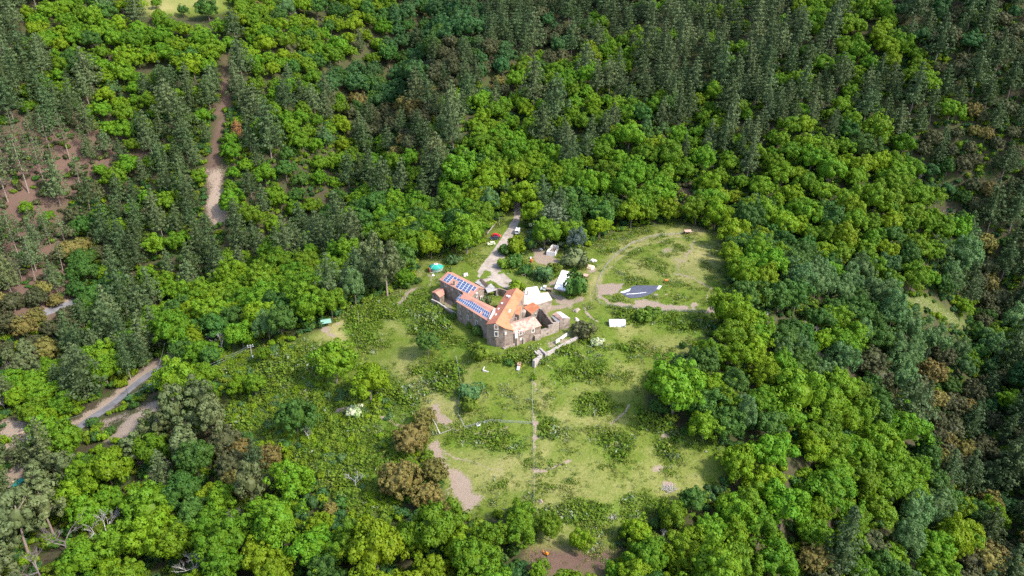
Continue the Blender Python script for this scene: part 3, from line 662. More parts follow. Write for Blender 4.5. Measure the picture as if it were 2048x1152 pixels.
# --- wing with old mottled tiles along the lower front
ln_a, ln_b = np.array([-2.8, 226.6]), np.array([21.6, 242.1])
def on_line(px, py): return un_plane(px, py, ln_a, ln_b)
fl, fr_ = on_line(*z5(694,1056)), on_line(*z5(1250,966))
back = np.array([-.535, .845, 0])
zl = (fl[2] + fr_[2]) / 2
fl[2] = zl; fr_[2] = zl
ol, orr = fl - np.array([-.535, .845, 0]) * .3, fr_ - np.array([-.535, .845, 0]) * .3
n_ = [ol, orr, orr + back * 4.6 + np.array([0, 0, 1.5]), orr + back * 7.4 + np.array([0, 0, .5]), ol + back * 7.4 + np.array([0, 0, .5]), ol + back * 4.6 + np.array([0, 0, 1.5])]
low, Lw = house("front_wing", "low stone front wing with mottled pink tile roof right of the tall gable", "house wing", n_, [[0,1,2,5],[5,2,3,4]], M_STONE, M_TILEO, over=.3)
fa, fb = off(Lw[0], Lw[1], .27)
for px, py, w, h, fr, pn in ((1040.8,665.4,.9,1.4,.28,M_GLASS),(1065.5,660.8,.8,1.1,.3,M_GLASS),(1032.2,669.5,.9,2.2,.16,M_WHITE),(1041.5,677.6,.4,.4,.3,M_GLASS),(1048.0,664.5,.3,.5,.12,M_GLASS)):
    window(low, fa, fb, px, py, w, h, frame=fr, pane=pn)
for px, py, hh in ((1033.5,690.5,3.0),(1046.5,686.0,2.4),(1070,680.5,2.0)):
    p = un(px, py, .2); d = (ln_b - ln_a) / np.linalg.norm(ln_b - ln_a); MB().box((p[0], p[1] + .3, hh / 2 - .5), (.8, 1.3, hh + 1), math.atan2(d[1], d[0]), taper=.75).build("buttress", M_STONEL, low)
p = un(1076, 672, 1.6); MB().box((p[0], p[1] + .2, .8), (1.9, 1.0, 2.4), .5).build("porch", M_STONEL, low)

# --- roofless ruin right of it
g = MB(); m2 = MB()
def wseg(mb, a, b, za, zb, th=.6, rag=.3, z0=-1.2, step=.9):
    a = np.array(a[:2], float); b = np.array(b[:2], float); L = np.linalg.norm(b - a); k = max(1, int(L / step)); ang = math.atan2(*(b - a)[::-1])
    for j in range(k):
        u = (j + .5) / k; z = za + (zb - za) * u + random.uniform(-rag, rag); x, y = a + (b - a) * u
        mb.box((x, y, (z + z0) / 2), (L / k + .04 * (j % 2), th + .04 * (j % 2), z - z0), ang)
r0 = on_line(*z5(1232,930)); r1 = on_line(*z5(1395,905)); r2 = on_line(*z5(1490,850)); r3 = on_line(*z5(1600,830))
e1, e2 = un(*z5(1275,605), 6.0), un(*z5(1472,832), 4.6)
ruin = place("ruined_building", "roofless stone ruin with dark ragged inner wall beside the mottled roof", "ruin", float(r1[0]), float(r1[1]), 0.0)
wseg(g, r0, r1, 3.0, 2.9, .7, .25); wseg(g, r1, r2, 3.7, 4.4, .7, .25); wseg(g, r2, r3, 4.5, 4.0, .7, .2)
g.build("wall", M_STONEL, ruin)
k = MB(); wseg(k, e1, e2, 6.2, 4.4, .7, .18, step=.7); k.build("wall", M_STONE, ruin)
k = MB(); wseg(k, Tw[2], e1, 6.2, 6.0, .6, .15); k.build("wall", M_STONEL, ruin)
k = MB(); wseg(k, e2, r2 + np.array([.6, .6, 0]), 4.3, 4.2, .6, .2); k.build("wall", M_STONEL, ruin)
p = on_line(*z5(1330,965)); MB().box((p[0], p[1] + .3, 2.6), (2.0, 1.0, .5), .55, taper=.8).build("coping", M_LIME, ruin)
rw, rv = off(ln_a, ln_b, -.36)
window(ruin, rw, rv, *z5(1388,1085), .4, .5, fr=M_STONEL, frame=.1)

# --- shed at the right end
s_r, s_f = un(*z5(1562,652), 5.0), un(*z5(1697,773), 5.0)
n_ = [(*z5(1482,706),4.2),(*z5(1642,820),4.2),(*z5(1697,775),5.0),(*z5(1846,780),4.2),(*z5(1652,645),4.2),(*z5(1562,652),5.0)]
shed, Sh = house("stone_shed", "end stone shed with half orange half grey roof at the right end of the farm", "shed", n_, [[0,1,2,5],[5,2,3,4]], M_STONEL, {0: M_TILEO, 1: mat("grey_pink_old_tiles", (.46,.38,.36), .9, .1, (.54,.46,.43), 1.6)}, over=.12)
sa, sb = off(Sh[1], Sh[3], .1)
window(shed, sa, sb, *z5(1712,878), .35, .6, fr=M_STONEL, frame=.1)
n_ = [(*z5(1452,740),3.6),(*z5(1592,890),3.3),(*z5(1640,832),3.9),(*z5(1488,722),4.0)]
house("lean_to", "small grey-roofed lean-to between the ruin and the end shed", "lean-to", n_, [[0,1,2,3]], M_STONEL, M_GREYROOF, over=.25)

# --- open shed by the drive: grey roof on posts, charred beams behind
P = W3([(*z4(1412,590),3.2),(*z4(1472,712),2.9),(*z4(1718,626),2.9),(*z4(1560,470),3.3)])
cx, cy, _ = centre(P); osh = place("open_shed", "open-fronted shed with grey slab roof in the courtyard", "shed", cx, cy, 0.0)
MB().slab(P, .18).build("roof", M_GREYROOF, osh)
for i in (0, 1, 2, 3):
    MB().box((P[i][0] * .93 + cx * .07, P[i][1] * .93 + cy * .07, P[i][2] / 2 - .35), (.5 if i == 2 else .25, .5 if i == 2 else .25, P[i][2] + .3)).build("post", M_RENDER if i == 2 else M_WOODD, osh)
g = MB(); wseg(g, P[0], P[3], 3.0, 3.1, .4, .05); g.build("wall", M_STONE, osh)
P = W3([(*z4(1268,360),2.8),(*z4(1408,575),2.8),(*z4(1522,530),2.9),(*z4(1312,318),2.9)])
cx, cy, _ = centre(P); dk = place("collapsed_roof", "dark charred strip of collapsed roof beams beside the gravel yard", "roof frame", cx, cy, 0.0)
MB().slab([p - np.array([0, 0, .3]) for p in P], .15).build("decking", M_WOODD, dk)
for j in range(9):
    u = (j + .5) / 9; a = P[0] * (1 - u) + P[1] * u; b = P[3] * (1 - u) + P[2] * u
    MB().tube(a, b, .12, n=5).build("beam", M_WOODD, dk)
for q_ in (P[0], P[1], P[2], P[3]): MB().box((q_[0] * .97 + cx * .03, q_[1] * .97 + cy * .03, 1.0), (.2, .2, 3.4)).build("post", M_WOODD, dk)
P = W3([(*z4(1142,440),2.3),(*z4(1392,592),2.6),(*z4(1404,572),2.6),(*z4(1268,372),2.3)])
cx, cy, _ = centre(P); pl = place("lean_to", "low grey slab-roofed lean-to between the rear wing and the charred beams", "lean-to", cx, cy, 0.0)
MB().slab(P, .15).build("roof", M_GREYROOF, pl); MB().prism(shrink(P, .2), -.5, [p[2] - .17 for p in P]).build("wall", M_STONEL, pl)

# --- terrace wall and steps below the farm
def z6(x, y): return 940 + x / 8.533, 630 + y / 8.533
wall_line("terrace_wall", "low stone terrace wall running right towards the dark bush", [(*z6(1842,362),.6),(*z6(1600,485),.55),(*z6(1305,640),.5)], .8, M_RENDER, 2.2)
wall_line("terrace_wall", "short stone wall at the head of the steps", [(*z6(1300,655),.5),(*z6(1195,560),.6)], .7, M_RENDER, 1.8)
wall_line("terrace_wall", "curved low stone kerb left of the steps", [(*z6(1100,600),.4),(*z6(1125,640),.35),(*z6(1190,685),.3)], .5, M_RENDER, 1.6)
wall_line("terrace_wall", "thick stone block wall at the foot of the steps", [(*z6(1215,690),.4),(*z6(1085,780),.3)], 1.1, M_RENDER, 2.2)
st = place("stone_steps", "worn stone steps between the two terrace walls", "steps", *un(*z6(1190,640), 0)[:2])
for j in range(4):
    p = un(*z6(1175 + j * 8, 610 + j * 22), 0.0); MB().box((p[0], p[1], -.3 - j * .18), (2.2, .6, 1.0), .5).build("step", M_RENDER, st)
wall_line("stone_ledge", "pale rubble ledge at the foot of the farmhouse gable", [(*z6(565,560),.5),(*z6(660,505),.8),(*z6(760,480),1.1)], 1.2, M_STONEL, 1.5)
wall_line("low_stone_wall", "pale low stone outline of a small bed in the grass", [(977,743,-3.6),(966,740,-3.4),(969.5,732,-3.1),(980,735,-3.2),(992,737.5,-3.4),(1001,739,-3.5),(1009,743,-3.7),(1006,748,-4.0)], .35, M_LIME, .6)
wall_line("dry_stone_wall", "low overgrown dry stone wall under the bush before the gable", [(985,713,-2.6),(1005,716,-2.6),(1022,718,-2.6),(1040,716,-2.4)], .6, M_STONE, 1.2)
# ------------------------------------------------------------------ yurt
def z1(x, y): return 820 + x / 5.12, 500 + y / 5.12
M_YURT = mat("green_canvas", (.020, .26, .20), .8, .1, (.03, .31, .24), .8)
M_YURTW = mat("dark_green_canvas", (.03, .16, .12), .8, .1, (.06, .22, .17), 3)
M_REDP = mat("orange_red_paint", (.55, .15, .07), .6, .2)
M_PINK = mat("faded_red_cloth", (.42, .15, .15), .8, .1)
yx, yy = (un(*z1(190,195),.4)[0] + un(*z1(342,195),.4)[0]) / 2, un(*z1(265,190),.4)[1]
yz = float(hgt(yx, yy))
y_ = place("yurt", "round green canvas yurt with white crown ring and orange door", "yurt", yx, yy, yz)
MB().lathe((yx, yy, yz - .6), [(3.5,0),(3.5,.75)], 28).build("base_ring", M_LIME, y_)
MB().lathe((yx, yy, yz + .1), [(3.05,0),(3.1,1.75)], 28).build("wall", M_YURTW, y_)
MB().lathe((yx, yy, yz), [(3.25,1.75),(3.28,1.85),(2.2,2.45),(1.0,3.0),(.55,3.1)], 28).build("roof", M_YURT, y_, smooth=True)
MB().lathe((yx, yy, yz), [(.95,3.03),(.95,3.13),(.35,3.22)], 20).build("crown_ring", M_LIME, y_)
MB().lathe((yx, yy, yz), [(.34,3.2),(.34,3.3),(.1,3.34)], 14).build("crown_cap", M_PINK, y_)
for k, a in enumerate((-2.2, -.9, .6, 2.2)):
    MB().tube((yx + 3.2 * math.cos(a), yy + 3.2 * math.sin(a), yz + 1.92), (yx + .9 * math.cos(a), yy + .9 * math.sin(a), yz + 3.09), .04, n=5).build("roof_rope", M_LIME, y_)
for zz in (.6, 1.05, 1.5):
    MB().lathe((yx, yy, yz + zz), [(3.13,0),(3.15,.05),(3.13,.1)], 28).build("girth_rope", M_LIME, y_)
a = -2.55
MB().box((yx + 3.25 * math.cos(a), yy + 3.25 * math.sin(a), yz + .95), (.5, 1.3, 1.9), a).build("door_frame", M_REDP, y_)
MB().box((yx + 3.45 * math.cos(a), yy + 3.45 * math.sin(a), yz + .95), (.2, .7, 1.6), a).build("door", mat("dark_red_door", (.12,.02,.02)), y_)
a0, a1 = .35, .85
P = [(yx + r * math.cos(t), yy + r * math.sin(t), yz + h) for r, t, h in ((2.9,a0,2.14),(2.9,a1,2.14),(1.1,a1,3.0),(1.1,a0,3.0))]
MB().slab(P, .04).build("roof_patch", M_PINK, y_)

# ------------------------------------------------------------------ vehicles
def car(name, label, cat, px, py, ang, paint, L=4.1, Wd=1.72, H=1.45, kind="hatch"):
    x, y, z, D = T(px, py)
    root = thing(name, label, cat, (0, 0, 0), 0)
    pr = {"hatch": [(-.5,.32),(-.5,.62),(-.47,.70),(-.40,.98),(-.28,1.0),(.08,1.0),(.26,.68),(.46,.58),(.5,.42),(.49,.2)],
          "van": [(-.5,.2),(-.5,.95),(-.47,1.0),(.30,1.0),(.34,.97),(.42,.55),(.49,.46),(.5,.2)]}[kind]
    def loft(profile, w0, w1, mb, mi=0, zs=H):
        n = len(profile); vs = []
        for s in (-1, 1):
            for u, v in profile: vs.append((u * L, s * Wd / 2 * (w0 if v < .6 else w1), v * zs))
        fs = [tuple(range(n)), tuple(range(2 * n - 1, n - 1, -1))] + [((i + 1) % n, i, i + n, (i + 1) % n + n) for i in range(n)]
        return mb.add(vs, fs, mi)
    body = MB(); loft(pr + [(.49,.18),(-.49,.18)] if kind == "hatch" else pr, 1, .86 if kind == "hatch" else .94, body)
    body.build("body", paint, root)
    wm = M_GLASS
    if kind == "hatch":
        for nm, P in (("windscreen", [(.085,.95),(.25,.70)]), ("rear_window", [(-.39,.94),(-.465,.72)])):
            (u0, v0), (u1, v1) = P; w = Wd * .39; s = 1 if u0 > 0 else -1; e = .02
            MB().add([(u0 * L + s * e, -w, v0 * H + e), (u0 * L + s * e, w, v0 * H + e), (u1 * L + s * e, w, v1 * H + e), (u1 * L + s * e, -w, v1 * H + e)], [(0,1,2,3)]).build(nm, wm, root)
        for s in (-1, 1):
            for u0, u1 in ((-.36,-.12),(-.10,.13)):
                MB().add([(u0 * L, s * Wd * .47, .66 * H), (u1 * L, s * Wd * .47, .66 * H), ((u1 - .02) * L, s * (Wd * .433 + .012), .93 * H), ((u0 + .02) * L, s * (Wd * .433 + .012), .93 * H)], [(0,1,2,3)]).build("side_window", wm, root)
    else:
        MB().add([(.345 * L, -Wd * .40, .95 * H), (.345 * L, Wd * .40, .95 * H), (.425 * L, Wd * .44, .56 * H), (.425 * L, -Wd * .44, .56 * H)], [(0,1,2,3)]).build("windscreen", wm, root)
        MB().box((-.502 * L, 0, .72 * H), (.04, Wd * .74, .3 * H)).build("rear_window", wm, root)
        MB().box((.12 * L, 0, H + .04), (.8, .7, .08)).build("rooflight", wm, root)
        for s in (-1, 1):
            MB().box((.22 * L, s * (Wd * .47 + .02), .75 * H), (.9, .04, .24 * H)).build("side_window", wm, root)
        for s in (-1, 1):
            MB().box((-.502 * L, s * Wd * .4, .4 * H), (.04, .14, .2 * H)).build("tail_light", M_REDP, root)
    r = .31 if kind == "hatch" else .36
    for u in (-.31, .31):
        for s in (-1, 1):
            w = MB().tube((u * L, s * Wd * .44, r), (u * L, s * (Wd * .5 + .02), r), r, n=14).build("wheel", M_BLACK, root)
            MB().tube((u * L, s * (Wd * .5 + .02), r), (u * L, s * (Wd * .5 + .04), r), r * .6, n=10).build("rim", M_STEEL, w)
    if kind == "hatch":
        for s in (-1, 1):
            MB().box((.485 * L, s * Wd * .36, .5 * H), (.12, .3, .12)).build("headlight", M_ALU, root)
            MB().box((.10 * L, s * (Wd * .5 + .06), .68 * H), (.16, .14, .12)).build("wing_mirror", paint, root)
    root.location = (x, y, z + .04); root.rotation_euler = (0, 0, ang)
    return root
def paint(n, c): return mat(n, c, .3, .5)
car("car", "red hatchback parked behind the dark car beside the gravel drive", "car", 993, 473.5, -.25, paint("red_car_paint", (.62,.02,.04)), 4.1)
car("car", "dark navy estate car parked between the red and the cream car", "car", 989, 478.5, 3.2, paint("navy_car_paint", (.035,.042,.07)), 4.4)
car("car", "small cream car parked nearest the yard beside the drive", "car", 982.5, 489.5, 3.35, paint("cream_car_paint", (.74,.76,.52)), 3.7, 1.6, 1.42)
car("camper_van", "white high-roofed van parked at the right edge of the drive", "van", 1035.5, 466, 1.40, M_WHITE, 5.2, 2.0, 2.3, "van")
# pickup with a grey-brown flat bed
px_, py_, pz_, _ = T(1094, 581)
pk = thing("pickup_truck", "white pickup with a grey wooden flatbed behind the pale barn", "pickup", (0, 0, 0), 0)
prof = [(.4,.35),(.4,1.2),(.5,1.9),(1.5,1.95),(2.05,1.15),(2.7,.95),(2.75,.4)]
g = MB(); n = len(prof); g.add([(u, s * .9, v) for s in (-1, 1) for u, v in prof], [tuple(range(n)), tuple(range(2 * n - 1, n - 1, -1))] + [((i + 1) % n, i, i + n, (i + 1) % n + n) for i in range(n)]); g.build("cab", M_WHITE, pk)
g = MB(); g.add([(1.53,-.8,1.9),(1.53,.8,1.9),(2.06,.8,1.2),(2.06,-.8,1.2)], [(0,1,2,3)]); g.build("windscreen", M_GLASS, pk)
for s in (-1, 1): MB().box((1.15, s * .905, 1.5), (.8, .03, .5)).build("side_window", M_GLASS, pk)
MB().box((-1.1, 0, .85), (2.9, 1.9, .14)).build("flatbed", M_WOOD, pk)
MB().box((.33, 0, 1.3), (.08, 1.9, .8)).build("headboard", M_WOOD, pk)
for s in (-1, 1): MB().box((-1.1, s * .93, 1.05), (2.9, .05, .3)).build("side_rail", M_WOOD, pk)
for u in (-1.5, 1.9):
    for s in (-1, 1): MB().tube((u, s * .7, .36), (u, s * .95, .36), .36, n=12).build("wheel", M_BLACK, pk)
pk.location = (px_, py_, pz_ + .03); pk.rotation_euler = (0, 0, math.pi - .22)

# ------------------------------------------------------------------ yard things
# white-walled open tank
c_ = [un(px, py, z) for px, py, z in ((1093.5,505,2.6),(1110,507,2.6),(1117,494.5,2.6),(1104.5,492,2.6))]
cx, cy, _ = centre(c_); gz = min(float(hgt(p[0], p[1])) for p in c_)
tk = place("water_tank", "open rectangular white-walled tank under the grey-green conifer", "tank", cx, cy, gz)
g = MB(); k4 = len(c_)
for i in range(4):
    a, b = c_[i], c_[(i + 1) % 4]; L = math.hypot(b[0] - a[0], b[1] - a[1]); g.box(((a[0] + b[0]) / 2, (a[1] + b[1]) / 2, gz + .85), (L + .3 - .6 * (i % 2), .3, 2.3), math.atan2(b[1] - a[1], b[0] - a[0]))
g.build("wall", mat("whitewashed_blocks", (.74,.71,.68), .9, .05, (.62,.58,.54), 2), tk)
MB().prism([tuple(p[:2]) for p in c_], gz - .3, [gz + .6] * 4).build("floor", mat("dry_concrete", (.36,.29,.25), .9, .05, (.44,.37,.32), 2), tk)
# white slab by the round bush
P = [T(px, py) for px, py in ((1108,579.5),(1130.5,584.5),(1146,546),(1123.5,540.5))]
zz = max(p[2] for p in P) + .12
cx, cy, _ = centre(P); sl = place("white_slab", "blank white concrete slab left of the round dark bush", "concrete slab", cx, cy, zz - .5)
MB().slab([(p[0], p[1], zz) for p in P], 1.2).build("slab", mat("white_concrete", (.82,.80,.78), .8, .1, (.76,.73,.71), .7), sl)
P2 = [(p[0] + (p[0] - cx) * .04, p[1] + (p[1] - cy) * .04, zz - .05) for p in P]
MB().slab(P2, 1.1).build("timber_edge", M_WOOD, sl)
# laundry on a line
def ground_thing(name, label, cat, px, py, rz=0, group=None):
    x, y, z, D = T(px, py); return thing(name, label, cat, (x, y, z), rz, group)
pA = T(1110.5, 690); pB = T(1134, 674)
ln = place("clothes_line", "wire clothes line on two posts below the end shed", "clothes line", pA[0], pA[1])
for q_ in (pA, pB): MB().tube((q_[0], q_[1], q_[2] - .3), (q_[0], q_[1], q_[2] + 2.0), .06).build("post", M_STEEL, ln)
MB().tube((pA[0], pA[1], pA[2] + 1.9), (pB[0], pB[1], pB[2] + 1.9), .015, n=4).build("wire", M_STEEL, ln)
def on_wire(u): return [pA[i] + (pB[i] - pA[i]) * u for i in range(3)]
for u0, u1, h, lab in ((.06,.36,1.5,"white sheet hanging at the left end of the line"),(.42,.55,.9,"small white towel hanging between the two sheets"),(.56,.97,1.35,"long white sheet hanging at the right end of the line")):
    a, b = on_wire(u0), on_wire(u1); V_ = []; nn = 8
    for j in range(nn + 1):
        t = j / nn; sw = .08 * math.sin(j * 1.9)
        for hh in (0, .5, 1): V_.append((a[0] + (b[0] - a[0]) * t + sw * hh, a[1] + (b[1] - a[1]) * t + sw * hh - .05 * hh, a[2] + (b[2] - a[2]) * t + 1.89 - h * hh))
    Ff = [(j * 3 + k, j * 3 + k + 1, j * 3 + k + 4, j * 3 + k + 3) for j in range(nn) for k in (0, 1)]
    o = link("bed_sheet" if h > 1 else "towel", mesh_np("bed_sheet", V_, Ff, M_WHITE, smooth=True)); tag(o, lab, "laundry")
# white tunnel greenhouse
P = [T(1219, 654), T(1251, 654.5)]
L = math.hypot(P[1][0] - P[0][0], P[1][1] - P[0][1]); ang = math.atan2(P[1][1] - P[0][1], P[1][0] - P[0][0])
tn = thing("polytunnel", "small white plastic polytunnel in the grass below the upper field", "polytunnel", (0, 0, 0))
M_POLY = mat("white_plastic_film", (.80, .80, .82), .4, .3)
V_ = []; n = 10; R_ = 1.75
prof = [(R_ * math.cos(math.pi * i / n), 2.2 * (math.sin(math.pi * i / n) ** .8)) for i in range(n + 1)]
for sx in (0, 1):
    for py_2, z_2 in prof: V_.append((sx * L, py_2, z_2))
m_ = n + 1
Ff = [tuple(range(m_)), tuple(range(2 * m_ - 1, m_ - 1, -1))] + [(i + 1, i, i + m_, i + 1 + m_) for i in range(n)]
link("cover", mesh_np("cover", V_, Ff, M_POLY), tn)
for j in range(5):
    g = MB()
    for i in range(n): g.tube((L * j / 4, prof[i][0] * 1.015, prof[i][1] * 1.015), (L * j / 4, prof[i + 1][0] * 1.015, prof[i + 1][1] * 1.015), .04, n=5)
    g.build("hoop", M_STEEL, tn)
MB().box((L / 2, R_ + .1, .2), (L + .6, .25, .4)).build("base_board", M_WOOD, tn)
tn.location = (P[0][0], P[0][1] + 1.75, P[0][2]); tn.rotation_euler = (0, 0, ang)
# dark ground cloth and garden beds
def drape_poly(name, label, cat, pts_px, m, lift, step=1.0, kind=None, extra=None):
    W = [T(*p)[:2] for p in pts_px]; xs_ = [p[0] for p in W]; ys_ = [p[1] for p in W]
    bm = bmesh.new(); vs = [bm.verts.new((p[0], p[1], 0)) for p in W]; f = bm.faces.new(vs)
    for ax, lo, hi in ((0, min(xs_), max(xs_)), (1, min(ys_), max(ys_))):
        c = lo + step
        while c < hi:
            co = (c, 0, 0) if ax == 0 else (0, c, 0); no = (1, 0, 0) if ax == 0 else (0, 1, 0)
            bmesh.ops.bisect_plane(bm, geom=bm.verts[:] + bm.edges[:] + bm.faces[:], plane_co=co, plane_no=no); c += step
    for v in bm.verts: v.co.z = float(hgt(v.co.x, v.co.y)) + lift + .03 * math.sin(v.co.x * 2.1) * math.sin(v.co.y * 1.7)
    bmesh.ops.recalc_face_normals(bm, faces=bm.faces)
    if sum(f.normal.z for f in bm.faces) < 0: bmesh.ops.reverse_faces(bm, faces=bm.faces)
    me = bpy.data.meshes.new(name); bm.to_mesh(me); bm.free(); me.materials.append(m)
    return tag(link(name, me), label, cat, None, kind)
drape_poly("ground_cloth", "dark slate-blue weed cloth spread leaf-shaped on the upper field", "ground cloth", [(1239,585),(1258,580),(1262,574),(1275,571),(1322,572),(1317,579),(1303,588),(1283,595),(1262,597),(1250,593)], mat("slate_ground_cloth", (.075,.08,.108), .75, .15, (.092,.096,.125), .6), .16)
for nm, pts_, lab in (("cloth_edge", [(1239,585.5),(1256,579.5),(1262,577),(1259,583),(1248,587)], "pale folded strip along the left edge of the dark cloth"), ("cloth_edge", [(1313,579),(1318,571.5),(1325,572),(1318,580)], "pale folded strip at the right tip of the dark cloth"),
                    ("cloth_edge", [(1252,588.5),(1272,587.3),(1292,585),(1293,586),(1272,588.8),(1253,589.8)], "thin pale seam across the middle of the dark cloth")):
    drape_poly(nm, lab, "plastic sheet", pts_, mat("pale_plastic_sheet", (.58,.57,.58), .6, .2), .215, .8)
# fence round the upper field
def fence(name, label, line_, every=4.0, h=1.3, wires=(.4,.8,1.2), pm=M_WOODD, r=.06, net=False):
    P = []
    for a, b in zip(line_[:-1], line_[1:]):
        A, B = T(*a), T(*b); k = max(1, round(math.hypot(B[0] - A[0], B[1] - A[1]) / every))
        P += [(A[0] + (B[0] - A[0]) * j / k, A[1] + (B[1] - A[1]) * j / k) for j in range(k)]
    B = T(*line_[-1]); P.append(B[:2])
    P = [(x, y, float(hgt(x, y))) for x, y in P]
    root = place(name, label, "fence", P[0][0], P[0][1])
    for p in P: MB().tube((p[0], p[1], p[2] - .3), (p[0] + random.uniform(-.05,.05), p[1], p[2] + h), r, r * .9, 5).build("post", pm, root)
    for w in wires:
        g = MB()
        for a, b in zip(P[:-1], P[1:]): g.tube((a[0], a[1], a[2] + w), (b[0], b[1], b[2] + w), .025, n=4, cap=False)
        g.build("wire", M_STEEL, root)
    return root
fence("wire_fence", "post and wire fence curving round the left of the upper field", [(1192,600),(1194,575),(1202,550),(1216,528),(1236,506),(1262,490),(1290,479),(1320,473),(1366,468)])
fence("wire_fence", "post and wire fence along the lower edge of the upper field beds", [(1193,598),(1202,610),(1222,615),(1270,618),(1330,624),(1397,626),(1452,630)])
fence("mesh_fence", "grey mesh fence crossing the meadow above the white box", [(930,858),(955,850),(985,844),(1020,846),(1064,849)], 3.0, 1.1, (.2,.5,.8,1.05), M_STEEL)
fence("mesh_fence", "grey wire fence running down the middle of the lower meadow", [(1064,760),(1066,850),(1068,920),(1068,1010)], 3.5, 1.1, (.3,.7,1.05), M_WOODD, .07)
fence("mesh_fence", "wire fence round the blue-green bushes in the meadow", [(912,715),(918,745),(922,775),(918,800),(916,830),(930,858)], 3.5, 1.1, (.3,.7,1.05), M_STEEL)
# rail fence by the cars
A, B = T(974.5, 470), T(993, 447)
rf = place("rail_fence", "pale wooden rail fence beside the parked cars", "fence", A[0], A[1])
for j in range(6):
    u = j / 5; x, y = A[0] + (B[0] - A[0]) * u, A[1] + (B[1] - A[1]) * u; z = float(hgt(x, y)); MB().box((x, y, z + .5), (.12, .12, 1.3)).build("post", M_WOOD, rf)
za, zb = float(hgt(A[0], A[1])), float(hgt(B[0], B[1]))
for w in (.55, 1.05): MB().tube((A[0], A[1], za + w), (B[0], B[1], zb + w), .09, n=5).build("rail", M_RENDER, rf)
# shelters
def shelter(label, px, py, w, d, h, m, ang, name="field_shelter"):
    x, y, z, D = T(px, py); r = thing(name, label, "shelter", (x, y, z), ang)
    MB().slab([(-w / 2, -d / 2, h * .8), (w / 2, -d / 2, h * .8), (w / 2, d / 2, h), (-w / 2, d / 2, h)], .1).build("roof", m, r)
    for sx in (-1, 1):
        for sy in (-1, 1): MB().box((sx * (w / 2 - .15), sy * (d / 2 - .15), h * .4 - .15), (.14, .14, h * .8 + .2)).build("post", M_WOODD, r)
    MB().box((0, d / 2 - .1, h * .4), (w - .3, .08, h * .7)).build("back_board", M_WOODD, r)
    return r
shelter("green-roofed field shelter at the edge of the wood left of the meadow", 653, 652, 4.0, 2.6, 2.4, mat("pale_green_sheet_roof", (.20,.36,.29), .5, .3), .35)
shelter("low wooden shelter with tiled top at the head of the upper field", 1375, 468, 3.4, 2.2, 1.9, M_TILEO, .1)
shelter("small wooden hut with pinkish roof beside the round bush", 1171, 556, 2.2, 2.0, 1.6, M_TILEO, -.4, "hut")
# poles
def pole(name, label, top, foot, m, r=.13, arm=None, box=False, cat="utility pole"):
    x, y, z, D = T(*foot); v = ray(*top); t = y / v[1]; hh = CAMH + t * v[2] - z
    o = place(name, label, cat, x, y, z)
    MB().tube((x, y, z - .5), (x, y, z + hh), r, r * .75, 8).build("pole", m, o)
    if arm:
        for dz in arm:
            MB().box((x, y, z + hh - dz), (2.2, .12, .12), .25).build("crossarm", M_STEEL, o)
            for s in (-1, 0, 1): MB().tube((x + s * .95, y + s * .25, z + hh - dz + .05), (x + s * .95, y + s * .25, z + hh - dz + .4), .07, n=6).build("insulator", M_WHITE, o)
    if box: MB().box((x + .3, y - .3, z + 1.6), (.5, .4, .7)).build("meter_box", M_WHITE, o)
    return (x, y, z + hh)
p1 = pole("utility_pole", "pale concrete power pole with crossarms at the edge of the scrub", (500,690), (505.5,719), M_RENDER, .17, (.2,.9), True)
p2 = pole("utility_pole", "brown wooden power pole with white insulators above the big olive pines", (304,768), (312,803), M_WOODD, .14, (.15,))
p3 = pole("utility_pole", "grey power pole between the lane and the dark round tree", (364,729), (368,741), M_RENDER, .12)
p4 = pole("utility_pole", "thin pole standing at the near edge of the lane", (321,722), (326,742), M_WOODD, .11)
p5 = pole("utility_pole", "thin wooden pole on the bare bank beside the lane", (247,770), (256,790), M_WOODD, .11)
p6 = pole("utility_pole", "power pole with white crossarm among the trees up the lane", (341,649), (346,690), M_STEEL, .12, (.1,))
p7 = pole("utility_pole", "white pole beside the cut logs at the left edge", (50,857), (58,880), M_RENDER, .13, (.1,))
pole("mast", "black iron mast behind the rear solar wing", (901.3,531.5), (902,547), M_BLACK, .17, None, False, "mast")
pole("mast", "thin rusty mast beside the collapsed roof", (974.3,565), (974.8,589), M_WOODD, .1, None, False, "mast")
pole("post", "thin wooden pole beside the rail fence and red car", (998,434), (999,453), M_WOOD, .13, None, False, "post")
pole("post", "leaning pale stake by the small bush below the steps", (1073.5,737), (1069,747), M_RENDER, .09, None, False, "post")
pole("post", "thin wooden post standing alone in the meadow right of the green shelter", (717.5,622), (718,648), M_WOOD, .1, None, False, "post")
def cable(a, b, label, sag=1.5):
    pr = None; g = MB()
    for j in range(17):
        t = j / 16; q = (a[0] + (b[0] - a[0]) * t, a[1] + (b[1] - a[1]) * t, a[2] + (b[2] - a[2]) * t - sag * 4 * t * (1 - t))
        if pr: g.tube(pr, q, .028, n=4, cap=False)
        pr = q
    tag(g.build("power_cable", M_STEEL), label, "cable")
cable(p1, p2, "thin power cable between the concrete pole and the brown insulator pole"); cable((p1[0], p1[1], p1[2] - .7), (p2[0], p2[1], p2[2] - .5), "lower power cable between the concrete pole and the brown insulator pole", 1.9)
cable(p2, p7, "dark power cable over the trees to the white pole at the left edge", 2.5); cable(p2, p6, "power cable over the lane to the pole among the trees", 2.0)
